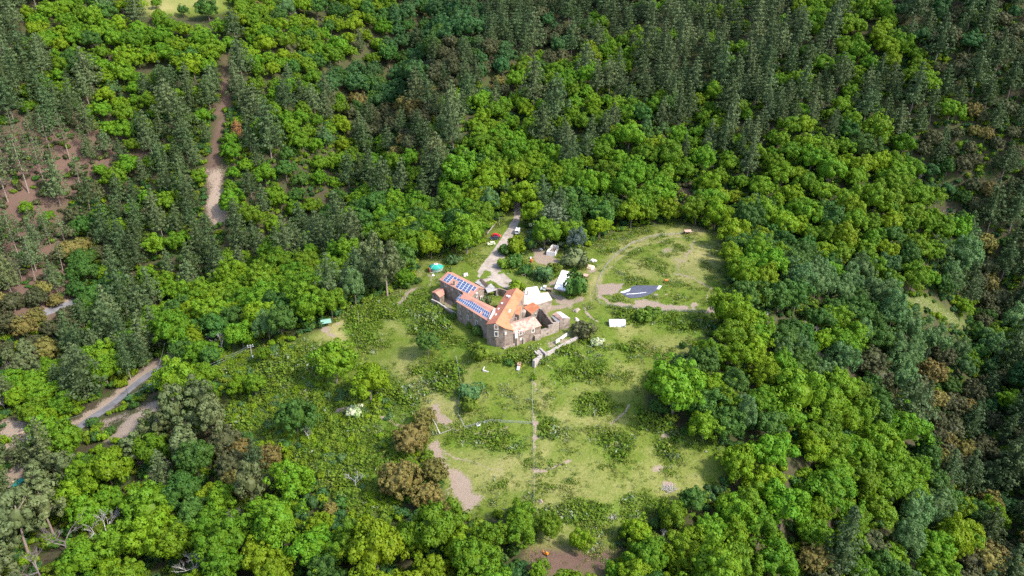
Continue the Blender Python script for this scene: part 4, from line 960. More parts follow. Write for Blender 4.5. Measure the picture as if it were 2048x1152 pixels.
# small things in the grass
def rocks(px, py, s, label, n=5, m=M_STONEL, name="rock_pile", cat="rocks"):
    x, y, z, D = T(px, py); o = place(name, label, cat, x, y, z); g = MB()
    for i in range(n):
        a = random.uniform(0, 6.28); r = s * .5 * random.random() ** .5; k = s * random.uniform(.22, .42)
        ph = [random.uniform(.75, 1.2) for _ in range(18)]
        c = (x + r * math.cos(a), y + r * math.sin(a), z + k * .25); vs = []
        for t_, zz_ in ((1, -.5), (1.05, .1), (.6, .6)):
            for q in range(6): vs.append((c[0] + k * t_ * ph[q] * math.cos(q * 1.047 + a), c[1] + k * t_ * ph[q + 6] * math.sin(q * 1.047 + a), c[2] + k * zz_ * ph[q + 12]))
        g.add(vs, [(k_ * 6 + q, k_ * 6 + (q + 1) % 6, k_ * 6 + 6 + (q + 1) % 6, k_ * 6 + 6 + q) for k_ in (0, 1) for q in range(6)] + [tuple(range(12, 18))])
    g.build("rocks", m, o); return o
rocks(932.5, 551, 2.2, "white wrapped heap on the grass left of the gravel yard", 4, M_LIME, "wrapped_heap", "heap")
rocks(867.5, 551.5, 1.3, "white sack lying below the yurt", 3, M_WHITE, "white_sack", "sack")
rocks(1083, 498.5, 1.3, "white barrel-like sack beside the open tank", 3, M_WHITE, "white_sack", "sack")
rocks(1185, 523, 2.6, "pale stone pile nearest the ring track", 7, M_LIME); rocks(1178, 537, 3.6, "wider pale pile of planks and stones beside the ring track", 10, M_LOG)
rocks(1082, 1002, 1.2, "pale rocks at the foot of the meadow fence", 4); rocks(1412, 903, 1.0, "single pale rock at the right of the meadow", 2)
rocks(1152, 622, 2.2, "pale scattered stones above the dark bush by the terrace", 6); rocks(1153, 640, 1.6, "white stones in the grass right of the end shed", 5, M_LIME)
rocks(1471, 439, 6.5, "white heap of rubble at the wood edge behind the upper field", 22, M_WHITE); rocks(1452, 441, 2.5, "tan heap of soil left of the white rubble", 6, M_SAND, "soil_heap", "heap")
rocks(222, 866, 1.8, "lone pale boulder on the bare track by the lane", 2)
rocks(1300, 640 - 16, .9, "white stone below the garden beds", 2, M_WHITE)
x, y, z, _ = T(957, 851); o = thing("water_trough", "small white water trough beside the mesh fence", "trough", (x, y, z), .2)
MB().box((0, 0, .3), (1.2, .7, .6)).build("tub", M_WHITE, o); MB().box((0, 0, .605), (1.0, .5, .012)).build("water", M_GLASS, o)
x, y, z, _ = T(1037.5, 737); o = thing("shed_box", "small orange-brown wooden hutch with a tilted blue-white panel", "hutch", (x, y, z), 1.35)
MB().box((.6, 0, .8), (1.3, 1.0, 1.6)).build("cabinet", mat("orange_brown_boards", (.50,.20,.09), .8, .1), o); MB().box((.6, 0, 1.66), (1.6, 1.25, .12)).build("roof", M_TILEO, o)
g = MB(); g.add([(-1.3,-.5,.2),(-.1,-.5,1.1),(-.1,.5,1.1),(-1.3,.5,.2),(-1.3,-.5,.14),(-.1,-.5,1.04),(-.1,.5,1.04),(-1.3,.5,.14)], [(3,2,1,0),(4,5,6,7),(0,1,5,4),(1,2,6,5),(2,3,7,6),(3,0,4,7)]); g.build("panel", mat("pale_blue_panel", (.45,.50,.64), .4, .4), o)
# orange things in the yard and field
x, y, z, _ = T(1063, 524); o = thing("cement_mixer", "orange cement mixer in the shrubs beside the bare yard", "cement mixer", (x, y, z), .6)
MB().lathe((0, 0, .6), [(.25,0),(.5,.25),(.5,.6),(.3,1.0)], 14).build("drum", paint("orange_paint", (.75,.13,.03)), o); MB().box((0, 0, .35), (.9, .6, .5)).build("frame", paint("orange_frame_paint", (.6,.10,.03)), o)
for s in (-1, 1): MB().tube((-.35, s * .3, .22), (-.35, s * .42, .22), .22, n=10).build("wheel", M_BLACK, o)
x, y, z, _ = T(1061, 517.5); o = thing("white_barrel", "white barrel just above the orange cement mixer", "barrel", (x, y, z)); MB().lathe((0, 0, 0), [(.4,0),(.46,.5),(.4,.95),(.1,1.0)], 12).build("drum", M_WHITE, o); MB().lathe((0, 0, .97), [(.3,0),(.3,.06)], 12).build("lid", M_STEEL, o)
x, y, z, _ = T(1332.5, 563); o = thing("wheelbarrow", "small orange wheelbarrow left in the upper field", "wheelbarrow", (x, y, z), .4)
MB().box((0, 0, .55), (1.0, .7, .4), 0, 0, 1.25).build("tray", paint("bright_orange_paint", (.85,.20,.05)), o); MB().tube((.6, -.06, .2), (.6, .06, .2), .22, n=10).build("wheel", M_BLACK, o)
for s in (-1, 1): MB().tube((-.4, s * .3, 0), (-1.0, s * .32, .7), .04, n=5).build("handle", M_WOOD, o)
x, y, z, _ = T(1092, 1109); o = thing("orange_machine", "small orange forestry machine at the foot of a bent trunk in the felled clearing", "machine", (x, y, z), 2.6); o.scale = (.72, .72, .72)
op = paint("hi_vis_orange", (.85,.25,.02))
MB().box((0, 0, .55), (1.7, .9, .5)).box((-.4, 0, 1.0), (.7, .8, .5)).build("body", op, o); MB().box((.35, 0, .95), (.5, .5, .35)).build("engine", M_WOODD, o)
for s in (-1, 1):
    MB().box((0, s * .55, .22), (1.8, .25, .42)).build("track", M_BLACK, o)
MB().tube((.8, 0, .8), (1.5, 0, 1.5), .09, n=6).build("arm", op, o)
# lower left: timber, tarpaulin, logs
x, y, z, _ = T(36, 970); drape_poly("tarpaulin", "teal green tarpaulin beside the stacked boards at the left edge", "tarpaulin", [(22,978),(30,966),(48,957),(50,964),(38,974)], mat("teal_tarpaulin", (.02,.30,.24), .5, .3, (.03,.22,.19), .8), .75, .6)
def timber(label, px, py, L, w, h, ang, m=M_LOG, name="timber_stack"):
    x, y, z, _ = T(px, py); o = thing(name, label, "timber", (x, y, z), ang)
    for k in range(3):
        MB().box((0, 0, h * (k + .5) / 3), (L - .2 * k + .3 * (k % 2), w - .05 * k, h / 3 - .03)).build("board_layer", m, o)
    return o
timber("pale stacked boards lying below the teal tarpaulin", 17, 989, 4.2, 2.6, .8, .5); timber("long pale planks above the teal tarpaulin", 38, 961, 4.0, .6, .3, .55)
for dx, dy, lab in ((40,869,"left short cut log beside the white pole"),(47,866,"upper short cut log beside the white pole"),(47,873,"long cut log lying nearest the white pole")):
    x, y, z, _ = T(dx, dy); o = thing("cut_log", lab, "log", (x, y, z), .5); MB().tube((-.9, 0, .45), (.9, 0, .45), .45, .42, 10).build("bark", M_WOOD, o)
    for s in (-1, 1): MB().tube((s * .9, 0, .45), (s * .92, 0, .45), .40, n=10).build("cut_end", M_LOG, o)
x, y, z, _ = T(62, 880); o = thing("trailer", "small grey trailer with a white cover beside the lane at the left", "trailer", (x, y, z), .3)
MB().box((0, 0, .75), (2.6, 1.5, .6)).build("box", M_STEEL, o); MB().box((-.1, 0, 1.25), (2.2, 1.3, .45), 0, 0, .7).build("cover", M_WHITE, o); MB().tube((1.3, 0, .5), (2.5, 0, .45), .05, n=5).build("drawbar", M_BLACK, o)
for s in (-1, 1): MB().tube((0, s * .78, .35), (0, s * .98, .35), .35, n=12).build("wheel", M_BLACK, o)
# branch heap, fallen branches
M_BRANCH = mat("bleached_dead_wood", (.33, .30, .275), .9, .05, (.42, .385, .355), 3)
def branch_heap(label, px, py, s, n, name="branch_heap", m=M_BRANCH, cat="branches"):
    x, y, z, _ = T(px, py); o = place(name, label, cat, x, y, z); g = MB()
    for i in range(n):
        a = random.uniform(0, 3.14); L = s * random.uniform(.3, .8); cx_, cy_ = x + random.gauss(0, s * .2), y + random.gauss(0, s * .2); zz_ = z + random.uniform(.1, s * .16)
        g.tube((cx_ - L * math.cos(a) / 2, cy_ - L * math.sin(a) / 2, zz_), (cx_ + L * math.cos(a) / 2, cy_ + L * math.sin(a) / 2, zz_ + random.uniform(-.2, .5)), .08, .04, 4)
    g.build("branches", m, o); return o
branch_heap("grey heap of dead branches beside the pale soil in the lower meadow", 1335, 978, 4.5, 30); branch_heap("heap of brown twigs on the meadow above the lower trees", 1226, 1036, 2.2, 16)
branch_heap("dark cut brush along the bank behind the yard", 1058, 548, 7, 45, m=M_WOOD)
branch_heap("fallen bare trunk pieces under the trees at the lower right", 1458, 1030, 6, 8)
x, y, z, _ = T(880, 868); o = place("dead_snag", "bleached forked dead trunk standing on the bare soil by the oak", "dead trunk", x, y, z)
MB().tube((x, y, z - .2), (x - 1.2, y + .3, z + 3.4), .28, .16, 7).build("trunk", M_BRANCH, o)
for e in ((-2.2, .6, 5.6), (-.4, .4, 5.0)): MB().tube((x - 1.15, y + .3, z + 3.3), (x + e[0], y + e[1], z + e[2]), .14, .05, 5).build("branch", M_BRANCH, o)
MB().tube((x + .2, y, z + .2), (x + 3.6, y + .6, z + 1.4), .14, .06, 5).build("branch", M_BRANCH, o)
# ------------------------------------------------------------------ trees: prototypes
M_BARK = mat("grey_brown_bark", (.14, .11, .085), .95, .05, (.20, .165, .13), 3)
M_PBARK = mat("pine_bark", (.20, .15, .125), .95, .05, (.29, .23, .19), 3)
LEAVES = {}
def L_(n, c, **k): LEAVES[n] = leaf("foliage_" + n, c, **k); return LEAVES[n]
L_("yellow_green", (.195,.285,.010), hue=.012, val=.28, trans=.38, alt=(.140,.245,.010))
L_("bright_green", (.142,.255,.010), hue=.014, val=.34, trans=.36, alt=(.092,.200,.012))
L_("deep_green", (.066,.142,.018), hue=.014, val=.34, trans=.22, alt=(.038,.095,.016))
L_("grey_green", (.105,.185,.055), hue=.012, val=.3, trans=.25, alt=(.072,.145,.044))
L_("valley_green", (.050,.120,.030), hue=.012, val=.3, trans=.2, alt=(.035,.090,.024))
L_("olive_brown", (.195,.160,.040), hue=.018, val=.32, trans=.18, alt=(.125,.118,.030))
L_("dark_olive", (.082,.086,.032), hue=.016, val=.34, trans=.12, alt=(.052,.062,.024))
L_("pine_dark", (.074,.112,.038), hue=.014, val=.34, trans=.18, alt=(.052,.086,.031))
L_("pine_grey", (.108,.146,.056), hue=.014, val=.32, trans=.18, alt=(.078,.114,.044))
L_("pine_olive", (.118,.145,.052), hue=.012, val=.32, trans=.14, alt=(.082,.108,.040))
L_("blue_green", (.090,.125,.105), hue=.010, val=.3, trans=.1, alt=(.058,.088,.076))
L_("rust", (.30,.13,.055), hue=.012, val=.3, trans=.1, alt=(.22,.105,.05))
L_("cream_flower", (.66,.64,.44), hue=.01, val=.2, trans=.15, alt=(.15,.25,.04))
L_("bush_green", (.115,.195,.016), hue=.016, val=.36, trans=.32, alt=(.155,.225,.020))
L_("grass_green", (.125,.175,.025), hue=.020, val=.36, trans=.25, alt=(.215,.225,.055))
L_("grass_grey", (.13,.18,.08), hue=.015, val=.3, trans=.2, alt=(.21,.25,.14))

def quads(C, Nn, S, asp, rng, tone):
    """one leaf-clump face per centre C, facing Nn, size S"""
    n = len(C)
    Nn = Nn / (np.linalg.norm(Nn, axis=1)[:, None] + 1e-9)
    r = rng.normal(size=(n, 3)); u = np.cross(Nn, r); u /= np.linalg.norm(u, axis=1)[:, None] + 1e-9
    w = np.cross(Nn, u)
    a = S[:, None] * .5; b = a * asp
    k = rng.uniform(.55, 1.0, (n, 4))[:, :, None]
    V = np.stack([C - u * a * k[:, 0] - w * b * .4, C + u * a * .3 - w * b * k[:, 1], C + u * a * k[:, 2] + w * b * .4, C - u * a * .3 + w * b * k[:, 3]], 1).reshape(-1, 3)
    F = np.arange(4 * n).reshape(n, 4)
    return V, F, np.repeat(tone, 4)
def blobs_crown(rng, R, Hc, zc, nb, br, per, size, flat=.9, lower=-.45, asym=.18):
    """a crown of leafy lumps on an uneven dome"""
    th = rng.uniform(0, 2 * np.pi, nb); u = rng.uniform(lower, 1, nb)
    rad = rng.uniform(.66, 1.0, nb) * (1 + asym * np.sin(th * 2 + rng.uniform(0, 6)) + asym * .7 * np.sin(th * 3 + rng.uniform(0, 6)))
    cs = np.sqrt(1 - u * u)
    B = np.stack([R * rad * cs * np.cos(th), R * rad * cs * np.sin(th), zc + Hc * rad * u], 1)
    Cs, Ns, Ss, Ts = [], [], [], []
    for i in range(nb):
        d = rng.normal(size=(per, 3)); d /= np.linalg.norm(d, axis=1)[:, None]
        out = (B[i] - [0, 0, zc]) / np.array([R, R, Hc]); out /= np.linalg.norm(out) + 1e-9
        d = d + out * .55 + np.array([0, 0, .25]); d /= np.linalg.norm(d, axis=1)[:, None]
        r = br * rng.uniform(.6, 1.4)
        Cs.append(B[i] + d * r * np.array([1, 1, flat]) * rng.uniform(.75, 1.05, (per, 1)))
        Ns.append(d + rng.normal(size=(per, 3)) * .27)
        Ss.append(size * rng.uniform(.65, 1.25, per))
        Ts.append(np.clip(rng.uniform(.1, .9) + rng.normal(size=per) * .10, 0, 1))
    return quads(np.concatenate(Cs), np.concatenate(Ns), np.concatenate(Ss), 1.0, rng, np.concatenate(Ts))
def core(R, Hc, zc, k, rng):
    """dense inner foliage that keeps the crown from being see-through"""
    bm = bmesh.new(); bmesh.ops.create_icosphere(bm, subdivisions=2, radius=1)
    V = np.array([v.co[:] for v in bm.verts]); F = np.array([[v.index for v in f.verts] for f in bm.faces]); bm.free()
    V = V * (1 + rng.uniform(-.13, .13, (len(V), 1)))
    V = V * np.array([R * k, R * k, Hc * k]) + [0, 0, zc]
    return V, F
def join(parts):
    Vs, Fs, Ts, o = [], [], [], 0
    for V, F, t in parts:
        Vs.append(V); Ts.append(t if np.ndim(t) else np.full(len(V), t))
        Fs += [tuple(int(i) + o for i in f) for f in F]; o += len(V)
    return np.concatenate(Vs), Fs, np.concatenate(Ts)
def trunk_mesh(rng, h, r, lean=.5, limbs=4, spread=3.0, top=None):
    g = MB(); pr = np.array([0, 0, -.6]); k = 5; top = top or h
    px_ = 0.0; py_ = 0.0
    for i in range(1, k + 1):
        q = np.array([rng.uniform(-lean, lean) * i / k, rng.uniform(-lean, lean) * i / k, h * i / k])
        g.tube(pr, q, r * (1 - .13 * (i - 1)), r * (1 - .13 * i), 7, cap=(i == k)); pr = q
    for j in range(limbs):
        a = 2 * np.pi * j / limbs + rng.uniform(-.4, .4); z0 = h * rng.uniform(.45, .95)
        s = np.array([0, 0, z0]); m_ = s + [spread * .5 * np.cos(a), spread * .5 * np.sin(a), spread * .55]; e = m_ + [spread * .5 * np.cos(a + .3), spread * .5 * np.sin(a + .3), spread * .5]
        g.tube(s, m_, r * .42, r * .28, 5); g.tube(m_, e, r * .28, r * .1, 5)
    return g
PROTO = {}
class Proto:
    def __init__(s, kind, colour, trunk, crown, R, H, hc, bark=None):
        s.kind, s.colour, s.trunk, s.crown, s.R, s.H, s.hc = kind, colour, trunk, crown, R, H, hc
def make(kind, colour, trunk_g, bark, parts, R, H, hc, name_crown="crown"):
    V, F, t = join(parts)
    cr = mesh_np(kind + "_crown", V, F, LEAVES[colour], tone=t)
    tr = mesh_np(kind + "_trunk", trunk_g.v, trunk_g.f, bark)
    p = Proto(kind, colour, tr, cr, R, H, hc)
    PROTO.setdefault((kind, colour), []).append(p)
    return p
def recolour(p, kind, colour):
    cr = p.crown.copy(); cr.name = kind + "_crown"; cr.materials[0] = LEAVES[colour]
    q = Proto(kind, colour, p.trunk, cr, p.R, p.H, p.hc); PROTO.setdefault((kind, colour), []).append(q); return q
# broad crowns (nominal radius 6.5 m)
for v in range(6):
    rng = np.random.default_rng(100 + v)
    R = 6.2 + rng.uniform(-.5, .8); Hc = 5.6 + rng.uniform(-.6, 1.2); zc = 7.6 + rng.uniform(-.4, 1.0)
    b = blobs_crown(rng, R * .86, Hc * .86, zc, 60, 1.5, 96, .70, asym=.24)
    b2 = blobs_crown(rng, R * .99, Hc * .99, zc, 34, .85, 34, .60, asym=.26)
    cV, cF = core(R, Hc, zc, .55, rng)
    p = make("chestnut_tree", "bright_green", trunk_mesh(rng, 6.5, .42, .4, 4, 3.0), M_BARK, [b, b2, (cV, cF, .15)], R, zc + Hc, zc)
    recolour(p, "chestnut_tree", "yellow_green"); recolour(p, "broadleaf_tree", "deep_green"); recolour(p, "broadleaf_tree", "valley_green")
for v in range(3):                                            # softer, feathery crowns
    rng = np.random.default_rng(200 + v)
    R = 5.4 + rng.uniform(-.4, .6); Hc = 6.2 + rng.uniform(-.5, 1); zc = 8.2
    b = blobs_crown(rng, R * .88, Hc * .9, zc, 60, 1.25, 80, .54, flat=1.15, asym=.2)
    cV, cF = core(R, Hc, zc, .48, rng)
    p = make("ash_tree", "grey_green", trunk_mesh(rng, 7, .32, .5, 4, 2.6), M_BARK, [b, (cV, cF, .2)], R, zc + Hc, zc)
    recolour(p, "conifer_tree", "blue_green")
for v in range(4):                                            # dense evergreen oaks
    rng = np.random.default_rng(300 + v)
    R = 5.0 + rng.uniform(-.4, .6); Hc = 4.3 + rng.uniform(-.3, .9); zc = 5.0
    b = blobs_crown(rng, R * .93, Hc * .93, zc, 110, .80, 44, .58, lower=-.6, asym=.10)
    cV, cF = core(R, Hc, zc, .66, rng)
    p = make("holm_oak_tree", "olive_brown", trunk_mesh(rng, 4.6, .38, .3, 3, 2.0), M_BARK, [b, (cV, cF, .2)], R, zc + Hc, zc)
    recolour(p, "holm_oak_tree", "dark_olive")
def pine_parts(rng, H, R, z0, layers, per, tuft, dens=16, power=.6, droop=.10, top=.35, lump=.95):
    """tiers of branches that end in flattened tufts"""
    Cs, Ns, Ss, Ts = [], [], [], []
    def puff(c, r, tn, n):
        d = rng.normal(size=(n, 3)); d /= np.linalg.norm(d, axis=1)[:, None]
        o = np.array([c[0], c[1], 0]); o = o / (np.linalg.norm(o) + 1.2)
        d = d + o * .6 + np.array([0, 0, .35]); d /= np.linalg.norm(d, axis=1)[:, None]
        Cs.append(c + d * r * np.array([1, 1, .62]) * rng.uniform(.7, 1.05, (n, 1))); Ns.append(d * np.array([1, 1, 1.2]) + rng.normal(size=(n, 3)) * .24)
        Ss.append(tuft * rng.uniform(.65, 1.2, n)); Ts.append(np.clip(tn + rng.normal(size=n) * .09, 0, 1))
    for i in range(layers):
        t = i / (layers - 1)
        z = z0 + (H - z0 - .9) * t + rng.uniform(-.25, .25)
        r = R * ((1 - t) ** power) * rng.uniform(.84, 1.12) + top
        if i == 0: r *= .72
        nb = max(3, int(per * (r / R) + 1.5)); a0 = rng.uniform(0, 6.28)
        for q_ in range(nb):
            a = a0 + 2 * np.pi * q_ / nb + rng.uniform(-.3, .3); L = r * rng.uniform(.72, 1.1); tn = rng.uniform(.05, .8)
            for q in ((.45, 1.0) if L > 1.6 else (.8,)):
                puff(np.array([np.cos(a) * L * q, np.sin(a) * L * q, z - droop * L * q + rng.uniform(-.2, .2)]), lump * (.62 + .42 * L / R) * (.85 + .3 * q), tn * .8 + .2 * q, int(dens * (.6 + .4 * q)))
    puff(np.array([0, 0, H - .5]), lump * .6, .7, dens)
    return quads(np.concatenate(Cs), np.concatenate(Ns), np.concatenate(Ss), .8, rng, np.concatenate(Ts))
def cone_core(H, R, z0, k=.45):
    n = 10; V, F = [], []
    for z, r in ((z0 + .6, .1), (z0 + 1.2, R * k), ((H + z0) * .55, R * k * .62), (H - 1.4, .12)):
        V += [(r * math.cos(6.283 * i / n), r * math.sin(6.283 * i / n), z) for i in range(n)]
    for q in range(3): F += [(q * n + i, q * n + (i + 1) % n, (q + 1) * n + (i + 1) % n, (q + 1) * n + i) for i in range(n)]
    return np.array(V), F
def straight_trunk(rng, H, r, stubs=0, z0=3):
    g = MB(); g.tube((0, 0, -.6), (rng.uniform(-.1, .1), rng.uniform(-.1, .1), H * .55), r, r * .6, 7, cap=False); g.tube((0, 0, H * .55), (0, 0, H - .3), r * .6, .04, 6)
    for i in range(stubs):
        a = rng.uniform(0, 6.28); z = rng.uniform(z0, H * .6); L = rng.uniform(.8, 2.0)
        g.tube((0, 0, z), (L * math.cos(a), L * math.sin(a), z + rng.uniform(-.2, .5)), .05, .02, 4)
    return g
for v in range(6):
    rng = np.random.default_rng(400 + v); H = 19.5 + rng.uniform(-2, 2.5); R = 4.4 + rng.uniform(-.6, .7); z0 = H * rng.uniform(.2, .32)
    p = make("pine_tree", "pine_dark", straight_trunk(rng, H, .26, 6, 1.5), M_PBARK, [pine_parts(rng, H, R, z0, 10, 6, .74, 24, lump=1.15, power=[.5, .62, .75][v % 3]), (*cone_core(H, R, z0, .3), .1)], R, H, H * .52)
    recolour(p, "pine_tree", "pine_grey"); recolour(p, "pine_tree", "pine_olive")
    if v < 2: recolour(p, "dead_pine_tree", "rust")
for v in range(4):                                            # tall thin pines with bare stems
    rng = np.random.default_rng(450 + v); H = 18 + rng.uniform(-2, 2); R = 3.0; z0 = H * .42
    make("thin_pine_tree", "pine_grey", straight_trunk(rng, H, .24, 16, 4), M_PBARK, [pine_parts(rng, H, R, z0, 7, 5, .72, 12, power=.5)], R, H, H * .66)
for v in range(3):                                            # round-headed olive pines
    rng = np.random.default_rng(480 + v); R = 4.4 + rng.uniform(-.3, .5); Hc = 6.0; zc = 8.4
    b = blobs_crown(rng, R * .85, Hc * .9, zc, 46, 1.15, 56, .72, flat=.75, lower=-.75, asym=.2)
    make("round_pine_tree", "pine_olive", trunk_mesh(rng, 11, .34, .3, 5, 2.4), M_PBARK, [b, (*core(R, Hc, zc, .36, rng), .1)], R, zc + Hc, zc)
rng = np.random.default_rng(495)                              # the big cedar
L_("cedar", (.105,.135,.066), hue=.01, val=.34, trans=.1, alt=(.066,.096,.050))
p = make("conifer_tree", "cedar", straight_trunk(rng, 17, .5), M_BARK, [pine_parts(rng, 15.5, 8.2, 1.8, 11, 13, .85, 22, power=.55, droop=.2, lump=1.3)], 8.6, 16, 7.0)
def dead_mesh(rng, H, spread):
    g = MB()
    def br(p, d, L, r, lev):
        e = p + d * L; g.tube(p, e, r, r * .62, 5 if lev < 2 else 3, cap=False)
        if lev >= 5: return
        for k in range(3 if lev < 4 else 2):
            q = rng.normal(size=3); q[2] = abs(q[2]) * .5; nd = d * .75 + q * (.55 if lev else .5) * spread; nd /= np.linalg.norm(nd)
            br(p + d * L * rng.uniform(.55, 1), nd, L * rng.uniform(.52, .78), r * .56, lev + 1)
    br(np.array([0, 0, -.4]), np.array([rng.uniform(-.1, .1), rng.uniform(-.1, .1), 1.0]), H * .34, .24, 0)
    return g
M_DEADP = mat("purple_grey_dead_wood", (.17, .135, .135), .9, .05, (.24, .20, .20), 3)
for v in range(3):
    for bark, col in ((M_BRANCH, "bare_pale"), (M_DEADP, "bare_purple")):
        rng = np.random.default_rng(500 + v); g = dead_mesh(rng, 12.5, 1.0); z = np.array(g.v)
        p = Proto("dead_tree", col, mesh_np("dead_tree_limbs", g.v, g.f, bark), None, float(np.hypot(z[:, 0], z[:, 1]).max()) * .8, float(z[:, 2].max()), float(z[:, 2].max()) * .6)
        PROTO.setdefault(("dead_tree", col), []).append(p)
for v in range(3):                                            # shrubs
    rng = np.random.default_rng(520 + v); R = 1.7; Hc = 1.25
    b = blobs_crown(rng, R * .85, Hc * .85, 1.0, 22, .55, 30, .46, lower=-.5, asym=.25)
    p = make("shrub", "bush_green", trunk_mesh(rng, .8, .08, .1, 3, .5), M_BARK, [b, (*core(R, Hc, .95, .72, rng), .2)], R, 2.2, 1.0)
    for c in ("deep_green", "yellow_green", "grey_green", "cream_flower", "olive_brown", "dark_olive", "valley_green", "pine_olive"): recolour(p, "shrub", c)

# ------------------------------------------------------------------ where which trees grow, read off the photograph in cells of 64 px
CELLS = ["PBBBB..KKBBBVVVXXXPPQPPPPQBBXXXX",
         "PQGBBBBQBKBQVVOXPXQQPPPQPQBBQXXX",
         "PPQBPPPQQQVVVOXXQBQPPPPQPPQPQXXX",
         "PPPQPPPQQQQOOPPQBQQQBPQPPPQPPXOX",
         "RRRPQPPPQGQPOPPQQPPBBQQPQBBBQOOO",
         "RRRRPPPPQGPPQPBBBBBBBBBQBBBBBXOO",
         "RROPPPPQQPBGBGBBBGGBBBBBBBBBBBOX",
         "RROPPQQQPPPQBBB.BBBBBBBBBBBBGGOX",
         "RRGPPQQQBBQPPB........BBBGTBQTOX",
         "OOGPPBBBBBBBP.........BBBTTTTTOX",
         "OOPQQBKBBBB...........BBBBTTTTTT",
         "NQQBQS.BS.............BBBGTOTOTX",
         "KKBBS.NSSSS.........B.BBBBBGOOOX",
         "SBSBNNOOSSSO..........BBBBBBGOOX",
         "NNBBRRGOSSSS..........BBBBBBGOOX",
         "NNKBBGBNBSSO..........BBBBBBGBOX",
         "NKKKBBBKBBBSB.BBBB.BBBBBBBBBTBBX",
         "NKKBGBBBBBKBBBBBRB.BBBBBBOBBTBOO"]
MIX = {  # species: (weight, (kind, colour), scale, spacing factor)
 'P': [(.46,("pine_tree","pine_dark"),1,1),(.26,("pine_tree","pine_grey"),1,1),(.28,("chestnut_tree","bright_green"),.75,1)],
 'Q': [(.22,("pine_tree","pine_dark"),1,1),(.14,("pine_tree","pine_grey"),1,1),(.46,("chestnut_tree","bright_green"),.85,1),(.14,("chestnut_tree","yellow_green"),.8,1)],
 'B': [(.54,("chestnut_tree","bright_green"),1,1),(.20,("chestnut_tree","yellow_green"),.95,1),(.19,("broadleaf_tree","deep_green"),.95,1),(.05,("ash_tree","grey_green"),.9,1),(.02,("dead_tree","bare_pale"),.7,1)],
 'G': [(.50,("broadleaf_tree","deep_green"),.95,1),(.35,("chestnut_tree","bright_green"),.95,1),(.15,("ash_tree","grey_green"),1,1)],
 'V': [(.80,("broadleaf_tree","valley_green"),1,1),(.15,("broadleaf_tree","deep_green"),1,1),(.05,("pine_tree","pine_dark"),.9,1)],  # dark ravine trees; their deep tone also stands in for cloud shade
 'O': [(.38,("holm_oak_tree","olive_brown"),1,1),(.38,("holm_oak_tree","dark_olive"),1,1),(.14,("pine_tree","pine_dark"),.9,1),(.20,("broadleaf_tree","deep_green"),.8,1)],
 'X': [(.46,("pine_tree","pine_dark"),1,1),(.26,("holm_oak_tree","dark_olive"),1,1),(.20,("broadleaf_tree","valley_green"),.85,1),(.08,("holm_oak_tree","olive_brown"),.9,1)],  # dark pines and oaks, chosen partly to paint in cloud shade at top right
 'T': [(.55,("ash_tree","grey_green"),1.05,1),(.25,("broadleaf_tree","deep_green"),.95,1),(.15,("chestnut_tree","bright_green"),.9,1),(.05,("holm_oak_tree","olive_brown"),.9,1)],
 'R': [(.55,("thin_pine_tree","pine_grey"),1,1.0),(.34,("pine_tree","pine_grey"),.9,1.1),(.07,("pine_tree","pine_olive"),.9,1.1),(.04,("chestnut_tree","bright_green"),.6,1)],
 'N': [(.62,("round_pine_tree","pine_olive"),1,1),(.18,("pine_tree","pine_olive"),.85,1),(.12,("chestnut_tree","bright_green"),.8,1),(.08,("dead_tree","bare_purple"),.8,1)],
 'K': [(.40,("chestnut_tree","bright_green"),.9,1),(.17,("chestnut_tree","yellow_green"),.85,1),(.20,("broadleaf_tree","deep_green"),.85,1),(.13,("dead_tree","bare_pale"),.8,1),(.10,("ash_tree","grey_green"),.9,1)]}
TREES = []                                                   # (x, y, z, scale, rz, proto, px, py, D, label or None)
def add_tree(x, y, kc, s, label=None, var=None, sq=1.0):
    P = PROTO[kc]; p = P[var % len(P)] if var is not None else P[int(RNG.integers(len(P)))]
    z = float(hgt(x, y)) - .15
    q = proj(x, y, z + p.hc * s)
    sq = sq * float(RNG.uniform(.88, 1.14)) if label is None else sq
    t = dict(x=x, y=y, z=z, s=s, rz=float(RNG.uniform(0, 6.28)), p=p, px=float(q[0]), py=float(q[1]), D=float(q[2]), label=label, r=p.R * s, sq=sq)
    TREES.append(t); return t
def key(px, py, w, kc, label, var=None, sq=1.0):
    """a tree whose crown is centred at a pixel and w pixels wide"""
    P = PROTO[kc]; p = P[(var if var is not None else len(TREES)) % len(P)]; s = 1.0
    for _ in range(4):
        x, y, z, D = T(px, py, p.hc * s * sq); s = w * D / FPX / (2 * p.R * .96)
    return add_tree(x, y, kc, s, label, P.index(p), sq)
CH, YG, DG, VG, GG, OB, DO = ("chestnut_tree","bright_green"), ("chestnut_tree","yellow_green"), ("broadleaf_tree","deep_green"), ("broadleaf_tree","valley_green"), ("ash_tree","grey_green"), ("holm_oak_tree","olive_brown"), ("holm_oak_tree","dark_olive")
PD, PG, PO, RP, BG, TP = ("pine_tree","pine_dark"), ("pine_tree","pine_grey"), ("pine_tree","pine_olive"), ("round_pine_tree","pine_olive"), ("conifer_tree","blue_green"), ("thin_pine_tree","pine_grey")
DP, DU = ("dead_tree","bare_pale"), ("dead_tree","bare_purple")
def SH(c): return ("shrub", c)
